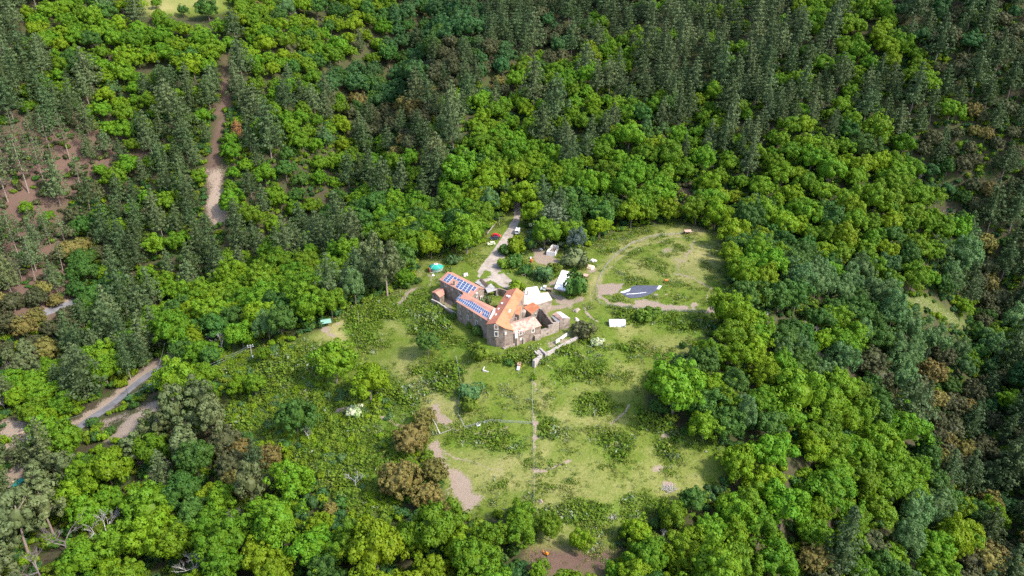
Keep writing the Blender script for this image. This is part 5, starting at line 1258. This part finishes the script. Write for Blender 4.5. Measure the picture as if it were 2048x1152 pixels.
KEYS = [
 (668,722,82,CH,"vivid green round tree at the left edge of the meadow, left of a yellow-green one",0,1.1),(738,762,80,YG,"yellow-green dense round tree standing right of the vivid green one in the meadow",1),
 (855,682,44,DG,"dark green round tree standing alone on the meadow left of the farm",2),(958,707,40,SH("bush_green"),"round fig-like bush on the grass before the farmhouse gable",0,1.1),(1019,724,19,SH("deep_green"),"small dark round bush above the orange-brown hutch",1),
 (940,784,44,SH("grey_green"),"blue-green round bush in the fenced meadow, upper of two",2,1.0),(938,810,38,SH("bush_green"),"mid green bush in the fenced meadow, lower of two",0),
 (820,877,70,OB,"pale golden-brown round oak at the top of the bare soil bank",0),(850,832,42,OB,"small olive-brown oak just above the pale golden oak",1),(800,958,82,OB,"large dark brown oak, biggest of the oak row by the bare bank",2,1.05),(868,940,52,OB,"brown oak crown overlapping the right of the largest dark oak",3),
 (853,990,60,OB,"golden oak below the large dark oak by the bare bank",0),(884,1030,60,OB,"lowest golden-brown oak at the foot of the bare bank",1),
 (1196,684,24,SH("cream_flower"),"white flowering elder bush below the dark bush at the terrace end",0),(710,822,32,SH("cream_flower"),"cream flowering elder bush on the scrub bank below the meadow trees",1),(1165,660,44,SH("dark_olive"),"dark bush at the right end of the low terrace wall",2),
 (1352,772,108,CH,"largest broad green tree at the right edge of the meadow",2,1.0),(1412,806,70,DG,"dark green tree close behind the largest meadow-edge tree",3),(1490,828,52,GG,"slender blue-green tree in the wood right of the largest meadow-edge tree",0,1.3),
 (1106,441,98,("conifer_tree","cedar"),"huge grey-green spreading cedar above the white tank",0,.82),(1152,478,36,BG,"blue-grey conifer at the right foot of the huge cedar",1,1.2),(1088,390,46,PD,"dark pine rising behind the huge cedar",2),(1118,412,46,PG,"grey pine directly behind the crown of the cedar",3),
 (932,464,76,CH,"large yellowish-green tree beside the parked cars",4,1.1),(890,478,46,CH,"bright tree left of the large tree by the cars",1),(862,492,40,YG,"yellow-green tree above the yurt",3),(910,520,26,SH("grey_green"),"grey-green bush between the yurt and the gravel drive",0),(978,400,40,GG,"soft grey-green tree left of the top of the drive",1,1.2),
 (1147,517,48,SH("pine_olive"),"feathery olive bush right of the white tank",1,1.2),(1150,572,50,SH("deep_green"),"round dark green tree-bush right of the white slab",2,1.3),(1033,492,42,SH("yellow_green"),"yellow-green bush right of the gravel drive below the van",0,1.2),(1012,500,30,SH("deep_green"),"dark green bush at the edge of the drive",1,1.1),(1058,486,34,SH("grey_green"),"grey bush between the drive and the open tank",2),
 (1008,527,28,SH("bush_green"),"low green bush left of the yard shrubs",2),(1030,522,34,SH("deep_green"),"dark shrub in the middle of the yard thicket",0),(1052,540,30,SH("deep_green"),"dark round shrub beside the orange cement mixer",1),(1088,548,40,SH("grey_green"),"grey-green shrub left of the white slab",2),(1110,536,26,SH("bush_green"),"green shrub above the white slab",0),
 (1032,573,30,SH("yellow_green"),"bright yellow-green bush behind the farmhouse roof",1,1.2),(968,601,30,SH("pine_olive"),"olive bush inside the courtyard",2,1.1),(1047,603,13,SH("yellow_green"),"small yellow-green bush at the barn corner",0,1.4),(955,662,22,SH("deep_green"),"dark green ivy bush against the solar wing wall",1,1.6),(941,652,11,SH("bush_green"),"narrow green climber on the solar wing wall",2,2.0),(905,632,16,SH("deep_green"),"dark shrub at the corner of the garden wall",0),(893,590,12,SH("deep_green"),"dark shrub beside the small outhouse",1),
 (590,832,74,DG,"dark green tree standing in the scrub left of the elder",4,1.1),(478,770,46,YG,"yellow-green small tree in the scrub below the power pole",0),(508,768,42,CH,"bright small tree right of the yellow-green one in the scrub",2),(527,706,32,CH,"bright green sapling just right of the concrete power pole",1),(365,735,26,GG,"grey-green round tree at the bend of the lane",2),
 (215,940,92,YG,"large yellow-green tree in the lower left wood",1,1.05),(280,985,40,YG,"rounded yellow-green tree right of the large yellow-green one",4),
 (352,815,62,RP,"left of the tall olive pines by the bare track",0,1.25),(398,792,56,RP,"rear olive pine of the tall group by the bare track",1,1.3),(420,835,58,RP,"right olive pine of the tall group by the bare track",2,1.3),(375,850,50,RP,"lower middle olive pine of the tall group by the bare track",1,1.2),
 (500,968,62,RP,"tall olive-grey pine among the lower left broadleaf trees",2,1.35),(485,897,46,OB,"left olive-brown oak in the lower left scrub",2),(538,912,52,OB,"right olive-brown oak in the lower left scrub",3),(660,1018,30,OB,"small pale oak above the lower green trees",1),
 (205,1050,84,DP,"largest bleached bare tree in the lower left corner wood",0),(385,1122,74,DP,"bleached bare tree at the bottom edge of the lower left wood",1),(120,1070,74,DU,"purple-grey bare tree beside the olive pines in the lower left corner",2),(70,1125,80,DU,"purple-grey bare tree at the very lower left corner",0),(455,1042,30,DU,"small dark bare tree above the green track",1),(615,865,34,DP,"small bleached bare tree in the scrub",2),(1330,1070,34,DP,"bare pale tree among the green trees at the lower right of the meadow",0),(835,1050,42,DP,"bare pale tree beside the lowest golden oak",1),(710,955,36,DP,"thin bare pale tree left of the largest dark oak",2),(440,680,44,DP,"bare grey tree in the wood left of the concrete pole",0),
 (30,1040,86,RP,"big olive pine at the left edge of the lower left corner",0,1.2),(85,1010,76,RP,"big olive pine right of the corner one",1,1.2),(120,935,52,RP,"olive pine above the teal tarpaulin",2),(70,945,40,RP,"olive pine right beside the teal tarpaulin",0),
 (1045,1035,70,CH,"bright tree at the lower end of the meadow fence",0),(1100,1052,46,CH,"thin-stemmed tree above the orange machine",2,1.2),(1162,1078,44,YG,"yellow-green tree standing in the felled clearing",3,1.1),(1078,1140,40,CH,"small bright tree at the bottom edge left of the clearing",4),(1225,1140,34,CH,"small bright tree at the bottom edge of the clearing",5),
 (1478,925,66,YG,"bright yellow-green tree at the right edge of the lower meadow",2),(1530,960,74,YG,"bright yellow-green tree just behind the meadow-edge one",4),(1500,1005,76,CH,"broad bright tree below the lower meadow edge",5),(1385,1000,56,DG,"dark green tree at the lower right corner of the meadow",1),(1345,1030,60,CH,"green tree left of the dark one at the lower meadow corner",3),(1275,1065,62,YG,"yellow-green tree at the lower edge of the meadow",0),(1300,1110,80,CH,"broad green tree at the bottom edge below the meadow",1),(1420,1060,62,CH,"green tree in the lower right wood under the meadow corner",2),
 (985,1070,60,CH,"bright tree below the bare soil bank",3),(920,1090,64,YG,"yellow-green tree at the bottom edge below the oaks",5),(700,1085,84,CH,"tall lumpy green tree at the bottom, tallest of the lower left group",4,1.15),(640,1050,50,YG,"yellow-green tree left of the tall lumpy one",2),
 (415,17,40,DG,"dark green round tree on the hilltop clearing",5),(515,15,28,OB,"tan round oak on the hilltop right of the clearing",0),(318,30,28,CH,"green tree at the lower edge of the hilltop clearing",1),(366,20,20,DG,"dark small tree in the hilltop clearing",2),(312,6,18,CH,"small tree at the top of the hilltop clearing",3),(238,8,30,OB,"brown oak left of the hilltop clearing",2),(265,10,34,PG,"grey pine at the left of the hilltop clearing",1),(395,8,12,SH("deep_green"),"small dark shrub in the hilltop clearing",1),
 (770,530,58,RP,"big olive pine left of the yurt, nearest to it",1,1.35),(728,518,42,RP,"olive pine left of the big one near the yurt",2,1.3),(745,488,36,PO,"olive pointed pine behind the two olive pines near the yurt",3),(708,572,48,GG,"drooping dark grey-green tree at the wood edge above the green shelter",0,1.2),
 (560,640,60,DG,"dark green tree at the wood edge left of the green shelter",2),(620,615,62,CH,"bright tree just above the green shelter",5),(590,552,62,CH,"large bright tree in the wood left of the olive pines",0),(535,650,52,GG,"grey-green tree at the left end of the wood edge",1),
 (1930,512,72,GG,"blue-grey soft conifer by the small right clearing",0),(1776,528,46,VG,"dark green tree at the left of the small right clearing",3),(1690,578,52,GG,"blue-green round tree in the right wood",1),(1755,585,58,GG,"soft green round tree left of the small right clearing",2),
 (1735,1092,70,DO,"brown bushy oak among the bright trees at the lower right",3),(473,258,22,("dead_pine_tree","rust"),"rust-brown dead pine right of the bare track on the left hill",0),(310,490,46,CH,"bright tree among the pines on the left slope",3),(170,452,48,DG,"dark green round tree among the oaks on the left slope",0),(290,545,34,CH,"bright small tree below another on the left slope",1),
 (232,235+120,46,CH,"bright small tree on the red slope at the left",2),(905,248,40,PG,"tall pale pine in the middle of the upper wood",4,1.15),(870,310,46,PO,"pointed olive pine at the front of the central pines",0,1.1),(920,340,70,CH,"large round bright tree at the front of the central wood",2),(985,345,56,YG,"yellow-green round tree right of the large round one in front of the pines",3),
 (1258,272,56,CH,"round bright tree standing out among the pines of the upper wood",4),(1280,100,48,CH,"bright round tree high among the pines",5),(1900,220,50,CH,"bright green tree among dark oaks at the upper right",1),(1325,225,34,PG,"half-dead grey pine above the bright trees",2),(2020,800,44,CH,"bright tree among dark oaks at the right edge",3),
 (1140,600-6,10,SH("bush_green"),"small bush by the soil patch right of the barn",1),(1068,755,12,SH("yellow_green"),"small yellow-green bush by the leaning stake",2),(1298,628,44,SH("bush_green"),"wide green bush patch below the garden beds",0,.8),(1368,690,14,SH("deep_green"),"small dark sapling in the right of the meadow",1,1.5),
]
for k in KEYS: key(*k[:5], var=(k[5] if len(k) > 5 else None), sq=(k[6] if len(k) > 6 else 1.0))

# --- the rest of the woods, sown by eye of the same map
CLEAR3 = [OPEN, SCRUB, TRACKCUT, HILLTOP, RIGHTGAP, ROADCUT, ROADBIT]          # neither stem, crown nor tip may stand in these
CLEAR2 = [SPOIL, LOWLEFT, WOODPILES, MIDGAP, STONEGAP]
cell = 6.0; GRIDH = {}
def near(x, y, r, f):
    i, j = int(x // cell), int(y // cell)
    for a in range(i - 3, i + 4):
        for b in range(j - 3, j + 4):
            for (X_, Y_, R_) in GRIDH.get((a, b), ()):
                if (X_ - x) ** 2 + (Y_ - y) ** 2 < ((r + R_) * f) ** 2: return True
    return False
def put(x, y, r): GRIDH.setdefault((int(x // cell), int(y // cell)), []).append((x, y, r))
for t in TREES:
    if t["p"].kind != "shrub": put(t["x"], t["y"], t["r"] * (1.5 if t["p"].kind == "dead_tree" else .9))
NC = 80000
cd = 125 + (800 - 125) * RNG.random(NC) ** .7; cu = RNG.uniform(-1720, 1720, NC) / FPX
cxs = cu * cd; cys = (cd) * 1.0
# forward distance -> ground y (solve on the terrain along a fixed heading)
czs = hgt(cxs, cys)
ppx, ppy, pD = proj(cxs, cys, czs)
tpx, tpy, _ = proj(cxs, cys, czs + 13.0)
mpx, mpy, _ = proj(cxs, cys, czs + 7.5)
ok = (ppx > -140) & (ppx < 2188) & (tpy > -60) & (tpy < 1330) & (ppy > -40)
for pl in CLEAR3: ok &= ~(inpoly(ppx, ppy, pl) | inpoly(mpx, mpy, pl) | inpoly(tpx, tpy, pl) | inpoly(mpx, (mpy + ppy) / 2, pl))
rpx = FPX * 5.0 / pD
for hh in (3., 5.5, 8., 10.5, 15., 17.5, 20.):
    hx_, hy_, _ = proj(cxs, cys, czs + hh)
    for sd in (-.55, 0, .55): ok &= ~inpoly(hx_ + sd * rpx * (1.2 - hh / 20), hy_, TRACKCUT)
for sd in (-1, 1): ok &= ~(inpoly(mpx + sd * rpx * .7, mpy, OPEN) | inpoly(mpx + sd * rpx * .6, mpy + rpx * .5, OPEN))
for pl in CLEAR2: ok &= ~(inpoly(ppx, ppy, pl) | inpoly(mpx, mpy, pl))
ok &= np.minimum(np.hypot(cxs, cys - 250), 1e9) > 18
wx = (vnoise(cxs, cys, 22, 71) - .5) * 60; wy = (vnoise(cxs, cys, 22, 81) - .5) * 40
ci = np.clip(((mpx + wx) // 64).astype(int), 0, 31); cj = np.clip(((mpy + wy) // 64).astype(int), 0, 17)
u1 = RNG.random(NC); u2 = RNG.random(NC); clump = vnoise(cxs, cys, 26, 91)
for i in np.nonzero(ok)[0]:
    c = CELLS[cj[i]][ci[i]]
    if c in ".S":
        if c == "S": continue
        if 560 < mpx[i] < 1480 and 400 < mpy[i] < 1100: c = "B"
        elif c == "S": c = "K"
        else: c = "B"
    mix = MIX[c]; u = (u1[i] * .55 + clump[i] * .75 - .15) if c in "QBGXOTK" else u1[i]
    u = min(max(u, 0.0), .999) * sum(m[0] for m in mix); k = 0
    while k < len(mix) - 1 and u > mix[k][0]: u -= mix[k][0]; k += 1
    _, kc, sc, sp = mix[k]
    s = sc * (.74 + .55 * u2[i] ** 1.2)
    if kc[0] in ("pine_tree", "thin_pine_tree"): s *= .92 + .48 * RNG.random()
    r = PROTO[kc][0].R * s
    f = {"R": 1.0, "P": .74, "X": .68, "Q": .68}.get(c, .61)
    if near(cxs[i], cys[i], r, f): continue
    put(cxs[i], cys[i], r)
    add_tree(float(cxs[i]), float(cys[i]), kc, s)
# young growth under the wood edges is part of the undergrowth below
print("trees", len(TREES))
from collections import Counter
print(Counter(t["p"].kind for t in TREES))
# ------------------------------------------------------------------ which trees become things of their own
for t in TREES:
    w = t["r"] / t["D"]; h = t["p"].H * t["s"] / t["D"]
    inside = -25 < t["px"] < 2073 and -30 < t["py"] < 1180
    t["size"] = w * h if inside else 0.0
    if t["label"]: t["size"] += 1.0
KIND_MAX = 300
chosen = []
for kind in sorted({t["p"].kind for t in TREES}):
    grp = sorted([t for t in TREES if t["p"].kind == kind], key=lambda t: -t["size"])
    for n, t in enumerate(grp):
        t["single"] = n < KIND_MAX and t["size"] > 0
        if t["single"]: chosen.append(t)
# landmarks that anyone can point to, for the labels
MARKS = [("the green yurt",872,540),("the parked cars",990,480),("the huge cedar",1106,452),("the top of the drive",1030,400),("the white rubble heap",1471,439),("the upper field corner",1445,500),("the garden beds",1420,615),
 ("the largest meadow-edge tree",1352,772),("the dead branch heap",1335,978),("the orange machine",1092,1107),("the lowest golden oak",884,1030),("the bare soil bank",930,970),("the green shelter",650,645),("the concrete power pole",502,700),("the lane bend",350,715),
 ("the brown insulator pole",305,775),("the grey trailer",62,880),("the teal tarpaulin",36,970),("the largest bleached bare tree",205,1050),("the tall olive pine group",395,815),("the large yellow-green corner tree",215,940),("the hilltop clearing",360,10),("the rust-brown dead pine",473,258),
 ("the bare track foot",435,410),("the bare track top",455,140),("the lane under the red slope",105,620),("the red bare slope",190,300),("the upper left corner",20,20),("the red slope's left edge",20,420),("the ravine head",800,120),("the brown oak slope",870,190),
 ("the foot of the ravine",700,330),("the central wood front",920,330),("the upper edge's middle",1130,20),("the round bright pine-wood tree",1258,272),("the upper edge's right",1600,20),("the high bright wood",1740,110),("the upper right corner",2020,30),("the bright tree amid oaks",1900,220),
 ("the dark right slope",1990,400),("the small right clearing",1850,600),("the right edge valley",2010,600),("the right valley oaks",1860,800),("the lower right corner",2020,1120),("the brown bushy oak",1735,1092),("the bottom right edge",1450,1130),("the bottom middle edge",980,1130),("the tall lumpy bottom tree",700,1085),
 ("the bottom green track",500,1120),("the left valley wood",150,760),("the centre of the left wood",560,520),("the left ridge wood",640,150),("the bright right wood",1650,700),("the upper bright right wood",1700,400),("the pine slope",1400,250),("the slope above the drive",1150,330)]
MK = np.array([(m[1], m[2]) for m in MARKS], float)
COLW = {"bright_green":"bright green","yellow_green":"yellow-green","deep_green":"deep green","valley_green":"dark green","grey_green":"grey-green","olive_brown":"olive-brown","dark_olive":"dark brown","pine_dark":"dark","pine_grey":"grey-green","pine_olive":"olive","blue_green":"blue-grey","rust":"rust-brown","bare_pale":"pale bare","bare_purple":"purple-grey bare","cream_flower":"cream-flowered","bush_green":"green","cedar":"grey-green"}
KINDW = {"chestnut_tree":"broadleaf","broadleaf_tree":"broadleaf","ash_tree":"feathery tree","holm_oak_tree":"evergreen oak","pine_tree":"pine","thin_pine_tree":"bare-stemmed pine","round_pine_tree":"round-headed pine","conifer_tree":"conifer","dead_tree":"tree","dead_pine_tree":"dead pine","shrub":"shrub"}
ORD = ["", "second ", "third ", "fourth ", "fifth ", "sixth ", "seventh ", "eighth ", "ninth ", "tenth ", "eleventh ", "twelfth ", "thirteenth ", "fourteenth ", "fifteenth ", "sixteenth ", "seventeenth ", "eighteenth ", "nineteenth ", "twentieth "]
SECT = ["right of", "down-right of", "below", "down-left of", "left of", "up-left of", "above", "up-right of"]
buckets = {}
for t in chosen:
    if t["label"]: continue
    d = np.hypot(MK[:, 0] - t["px"], (MK[:, 1] - t["py"]) * 1.25); k = int(np.argmin(d))
    a = math.atan2(t["py"] - MK[k, 1], t["px"] - MK[k, 0]); sct = int(round(a / (math.pi / 4))) % 8
    look = COLW[t["p"].colour] + " " + KINDW[t["p"].kind]
    buckets.setdefault((look, k, sct), []).append((float(d[k]), t))
for (look, k, sct), L in buckets.items():
    L.sort(key=lambda q: q[0])
    for n, (d, t) in enumerate(L):
        sz = t["s"]; w = "tall " if sz > 1.12 else "small " if sz < .8 else ""
        if t["p"].kind in ("chestnut_tree", "broadleaf_tree", "ash_tree", "holm_oak_tree"): w = "large " if sz > 1.1 else "small " if sz < .78 else ""
        first = "nearest" if len(L) > 1 or n else ""
        t["label"] = (w + look + " " + SECT[sct] + " " + MARKS[k][0] + ((", " + ORD[n] + "nearest") if len(L) > 1 else "")) if n < len(ORD) else w + look + " " + SECT[sct] + " " + MARKS[k][0] + ", among the farther ones"
GROUPN = {"chestnut_tree":"broadleaf trees of the woods","broadleaf_tree":"dark broadleaf trees of the woods","ash_tree":"feathery trees of the woods","holm_oak_tree":"evergreen oaks","pine_tree":"pines on the slopes","thin_pine_tree":"bare-stemmed pines on the red slope","round_pine_tree":"round-headed pines","conifer_tree":"conifers by the farm","dead_tree":"bare dead trees","dead_pine_tree":"dead pines","shrub":"shrubs round the farm"}
masters = {}
CATW = {"shrub": "shrub"}
for t in chosen:
    p = t["p"]
    if id(p) not in masters:
        r = thing(p.kind, t["label"], CATW.get(p.kind, "tree"), (0, 0, 0), 0, GROUPN[p.kind])
        ch = []
        if p.crown is None: ch.append(link("limbs", p.trunk, r))
        else: ch += [link("trunk", p.trunk, r), link("crown", p.crown, r)]
        masters[id(p)] = (r, ch); o = r
    else:
        r, ch = masters[id(p)]
        o = r.copy(); COL.objects.link(o)
        for c in ch:
            c2 = c.copy(); COL.objects.link(c2); c2.parent = o
        o["label"] = t["label"]
    o.location = (t["x"], t["y"], t["z"]); o.rotation_euler = (float(RNG.normal() * .035), float(RNG.normal() * .035), t["rz"]); o.scale = (t["s"], t["s"], t["s"] * t["sq"])
print("single plants", len(chosen))

# ------------------------------------------------------------------ the mass of the woods beyond them, and the ground cover
def scatter(name, label, cat, pts_, protos, idx, scl, rot):
    """one object of kind stuff: the prototypes set out on points"""
    src = bpy.data.collections.new(name + "_plants")
    for n, p in enumerate(protos):
        meshes = [m for m in (p.trunk, p.crown) if m is not None] if isinstance(p, Proto) else [p]
        if len(meshes) == 1: me = meshes[0]
        else:
            key_ = meshes[1].name + "_whole"
            me = bpy.data.meshes.get(key_)
            if me is None:
                bm = bmesh.new(); bm.from_mesh(meshes[1]); nf = len(bm.faces); bm.from_mesh(meshes[0]); bm.faces.ensure_lookup_table()
                for f in bm.faces[nf:]: f.material_index = 1
                me = bpy.data.meshes.new(key_); bm.to_mesh(me); bm.free()
                me.materials.clear(); me.materials.append(meshes[1].materials[0]); me.materials.append(meshes[0].materials[0])
        src.objects.link(bpy.data.objects.new("%s_%03d" % (name, n), me))
    me = bpy.data.meshes.new(name); P = np.asarray(pts_, np.float32)
    me.vertices.add(len(P)); me.vertices.foreach_set("co", P.ravel())
    for nm, ty, dat in (("pick", 'INT', idx), ("grow", 'FLOAT', scl), ("turn", 'FLOAT', rot)):
        a = me.attributes.new(nm, ty, 'POINT'); a.data.foreach_set("value", np.asarray(dat, np.int32 if ty == 'INT' else np.float32))
    me.update()
    o = tag(link(name, me), label, cat, None, "stuff")
    ng = bpy.data.node_groups.new(name + "_spread", 'GeometryNodeTree')
    ng.interface.new_socket("Geometry", in_out='INPUT', socket_type='NodeSocketGeometry'); ng.interface.new_socket("Geometry", in_out='OUTPUT', socket_type='NodeSocketGeometry')
    N = ng.nodes; L = ng.links; gi = N.new("NodeGroupInput"); go = N.new("NodeGroupOutput")
    iop = N.new("GeometryNodeInstanceOnPoints"); ci_ = N.new("GeometryNodeCollectionInfo")
    ci_.inputs["Collection"].default_value = src; ci_.inputs["Separate Children"].default_value = True; ci_.inputs["Reset Children"].default_value = True
    def attr(nm, ty):
        n_ = N.new("GeometryNodeInputNamedAttribute"); n_.data_type = ty; n_.inputs["Name"].default_value = nm; return n_.outputs["Attribute"]
    L.new(gi.outputs[0], iop.inputs["Points"]); L.new(ci_.outputs[0], iop.inputs["Instance"]); iop.inputs["Pick Instance"].default_value = True
    L.new(attr("pick", 'INT'), iop.inputs["Instance Index"]); L.new(attr("grow", 'FLOAT'), iop.inputs["Scale"])
    cx_ = N.new("ShaderNodeCombineXYZ"); L.new(attr("turn", 'FLOAT'), cx_.inputs[2]); L.new(cx_.outputs[0], iop.inputs["Rotation"])
    L.new(iop.outputs[0], go.inputs[0])
    md = o.modifiers.new("spread", 'NODES'); md.node_group = ng
    return o
STUFFN = {"chestnut_tree":("broadleaf_wood","far bright broadleaf wood on the slopes"),"pine_tree":("pine_wood","far pine wood on the upper slopes"),"broadleaf_tree":("dark_wood","far dark green broadleaf wood"),"holm_oak_tree":("oak_wood","far brown evergreen oak wood"),"ash_tree":("feathery_wood","far grey-green feathery wood"),
  "thin_pine_tree":("thin_pine_wood","far bare-stemmed pine wood"),"dead_tree":("dead_wood","bare trees scattered through the woods"),"round_pine_tree":("round_pine_wood","round-headed pines outside the view")}
for kind in sorted({t["p"].kind for t in TREES}):
    rest = [t for t in TREES if t["p"].kind == kind and not t["single"]]
    if not rest or kind not in STUFFN: continue
    ps = []; ix = []
    for t in rest:
        if t["p"] not in ps: ps.append(t["p"])
        ix.append(ps.index(t["p"]))
    scatter(*STUFFN[kind], "wood", [(t["x"], t["y"], t["z"]) for t in rest], ps, ix, [t["s"] for t in rest], [t["rz"] for t in rest])

# undergrowth: bushes over the scrub bank, under the wood edges and in the lush hollows
def sample(n, xr, yr): return RNG.uniform(*xr, n), RNG.uniform(*yr, n)
def ground_mask(grid, x, y):
    i = np.clip(np.searchsorted(xs, x) - 1, 0, len(xs) - 1); j = np.clip(np.searchsorted(ys, y) - 1, 0, len(ys) - 1); return grid[i, j]
bx_, by_ = sample(150000, (-300, 300), (130, 470)); bz_ = hgt(bx_, by_)
bpx, bpy_, bD = proj(bx_, by_, bz_)
scr = ground_mask(scrub, bx_, by_); lsh = ground_mask(lush, bx_, by_); lit = ground_mask(litter, bx_, by_); drt = ground_mask(dirt, bx_, by_); rd = ground_mask(red, bx_, by_)
farm_d = np.minimum.reduce([_seg_d(bx_, by_, (-28, 272), (-6, 234)), _seg_d(bx_, by_, (-6, 232), (24, 244)), _seg_d(bx_, by_, (-6, 236), (2, 256)), _seg_d(bx_, by_, (0, 250), (20, 256)), _seg_d(bx_, by_, (-16, 262), (2, 258))])
road_d = np.minimum(pdist(bpx, bpy_, [(120,892),(180,838),(242,795),(300,748),(352,716),(460,650)]), pdist(bpx, bpy_, [(20,650),(110,620),(190,588)]))
drv = np.minimum(pdist(bpx, bpy_, [(1012,376),(1036,415),(1025,455),(1003,495),(984,532),(965,560)]) , pdist(bpx, bpy_, [(984,536),(1006,563),(1050,583)]))
vis = (bpx > -40) & (bpx < 2090) & (bpy_ > -20) & (bpy_ < 1200) & (farm_d > 10) & (road_d > 12) & (drv > 20) & (drt < .25) & ~inpoly(bpx, bpy_, TRACKCUT)
clump2 = fbm(bx_, by_, 9, 121)
fieldm = inpoly(bpx, bpy_, [(1195,605),(1185,570),(1215,510),(1260,478),(1400,452),(1450,470),(1458,600),(1440,640),(1210,620)]) | inpoly(bpx, bpy_, [(1050,480),(1120,490),(1165,540),(1150,600),(1090,600),(1040,540)])
pr_ = np.where(scr > .5, .32 * (clump2 > .36), 0) + np.where(ground_mask(bram, bx_, by_) > .5, .06 * (clump2 > .47), np.where(lsh > .45, .08 * (clump2 > .52), 0)) * (scr <= .5) + np.where((lit > .5) & (rd < .5), .17, 0) + np.where((lit > .5) & (rd >= .5), .09, 0)
take = vis & ~fieldm & (RNG.random(len(bx_)) < pr_)
SHR = [PROTO[("shrub", c)][v] for c in ("bush_green", "deep_green", "yellow_green", "valley_green", "dark_olive", "grey_green") for v in range(3)]
tk_ = np.nonzero(take)[0]
siz = np.where(scr[tk_] > .5, RNG.uniform(.35, 1.05, len(tk_)), np.where(lit[tk_] > .5, RNG.uniform(.5, 1.3, len(tk_)), RNG.uniform(.16, .5, len(tk_))))
pick = np.where(rd[tk_] > .5, np.where(RNG.random(len(tk_)) < .7, RNG.integers(12, 15, len(tk_)), RNG.integers(0, 6, len(tk_))), 0) + (rd[tk_] <= .5) * np.where(lit[tk_] > .5, RNG.integers(0, 12, len(tk_)), np.where(RNG.random(len(tk_)) < .55, RNG.integers(0, 3, len(tk_)), np.where(RNG.random(len(tk_)) < .6, RNG.integers(6, 9, len(tk_)), RNG.integers(15, 18, len(tk_)))))
scatter("undergrowth", "low green brambles and bushes over the scrub bank and wood floor", "undergrowth", np.column_stack([bx_[tk_], by_[tk_], bz_[tk_] - .15 - np.where(lit[tk_] > .5, 0, .55 * siz)]), SHR, pick, siz, RNG.uniform(0, 6.28, len(tk_)))
print("undergrowth", len(tk_))
# grass tufts and weeds
def tuft(seed, n, h, w, colour, spread=.55):
    rng = np.random.default_rng(seed)
    r = spread * np.sqrt(rng.random(n)); a = rng.uniform(0, 6.28, n)
    C = np.column_stack([r * np.cos(a), r * np.sin(a), h * rng.uniform(.15, .6, n)])
    Nn = np.column_stack([rng.normal(size=n), rng.normal(size=n), .9 + .3 * rng.normal(size=n)])
    V, F, t = quads(C, Nn, w * rng.uniform(.6, 1.3, n), .8, rng, np.clip(rng.random() + rng.normal(size=n) * .2, 0, 1))
    return mesh_np("tuft", V, F, LEAVES[colour], tone=t)
TUFTS = [tuft(600 + i, 14, .34, .26, "grass_green") for i in range(5)] + [tuft(620 + i, 22, .6, .30, "bush_green", .6) for i in range(3)] + [tuft(640 + i, 16, .5, .26, "grass_grey", .5) for i in range(2)]
gx_, gy_ = sample(150000, (-125, 122), (142, 350)); gz_ = hgt(gx_, gy_)
gpx, gpy, gD = proj(gx_, gy_, gz_)
io = ground_mask(inopen, gx_, gy_); sc2 = ground_mask(scrub, gx_, gy_); dr2 = ground_mask(dirt, gx_, gy_); ls2 = ground_mask(lush, gx_, gy_); dy2 = ground_mask(dry, gx_, gy_)
fd = np.minimum.reduce([_seg_d(gx_, gy_, (-28, 272), (-6, 234)), _seg_d(gx_, gy_, (-6, 232), (24, 244)), _seg_d(gx_, gy_, (-6, 236), (2, 256)), _seg_d(gx_, gy_, (0, 250), (20, 256))])
dv = np.minimum(pdist(gpx, gpy, [(1012,376),(1036,415),(1025,455),(1003,495),(984,532),(965,560)]), pdist(gpx, gpy, [(984,536),(1006,563),(1050,583)]))
cl = fbm(gx_, gy_, 6, 131); cl2 = fbm(gx_, gy_, 15, 141)
cloth = inpoly(gpx, gpy, [(1236,586),(1262,570),(1326,570),(1305,592),(1280,598),(1258,600)])
slabm = inpoly(gpx, gpy, [(1100,582),(1125,536),(1150,546),(1135,590)])
den = np.clip(.15 + .9 * (cl - .38) * 2.4 + ls2 * .5 - dy2 * .35, .03, 1)
tg = (np.maximum(io, sc2) > .5) & (dr2 < .22) & (fd > 7.5) & (dv > 17) & ~cloth & ~slabm & (RNG.random(len(gx_)) < den * .62)
ti = np.nonzero(tg)[0]
kindp = RNG.random(len(ti)); pk_ = np.where(kindp < .62 - ls2[ti] * .35, RNG.integers(0, 5, len(ti)), np.where(kindp < .92 - (cl2[ti] > .58) * .14, RNG.integers(5, 8, len(ti)), RNG.integers(8, 10, len(ti))))
scatter("grass", "tufted meadow grass and weeds on the spur", "grass", np.column_stack([gx_[ti], gy_[ti], gz_[ti]]), TUFTS, pk_, RNG.uniform(.55, 1.5, len(ti)) * (1 + .7 * (ls2[ti] > .4)) * (1 + .6 * (cl[ti] > .6)), RNG.uniform(0, 6.28, len(ti)))
print("tufts", len(ti))
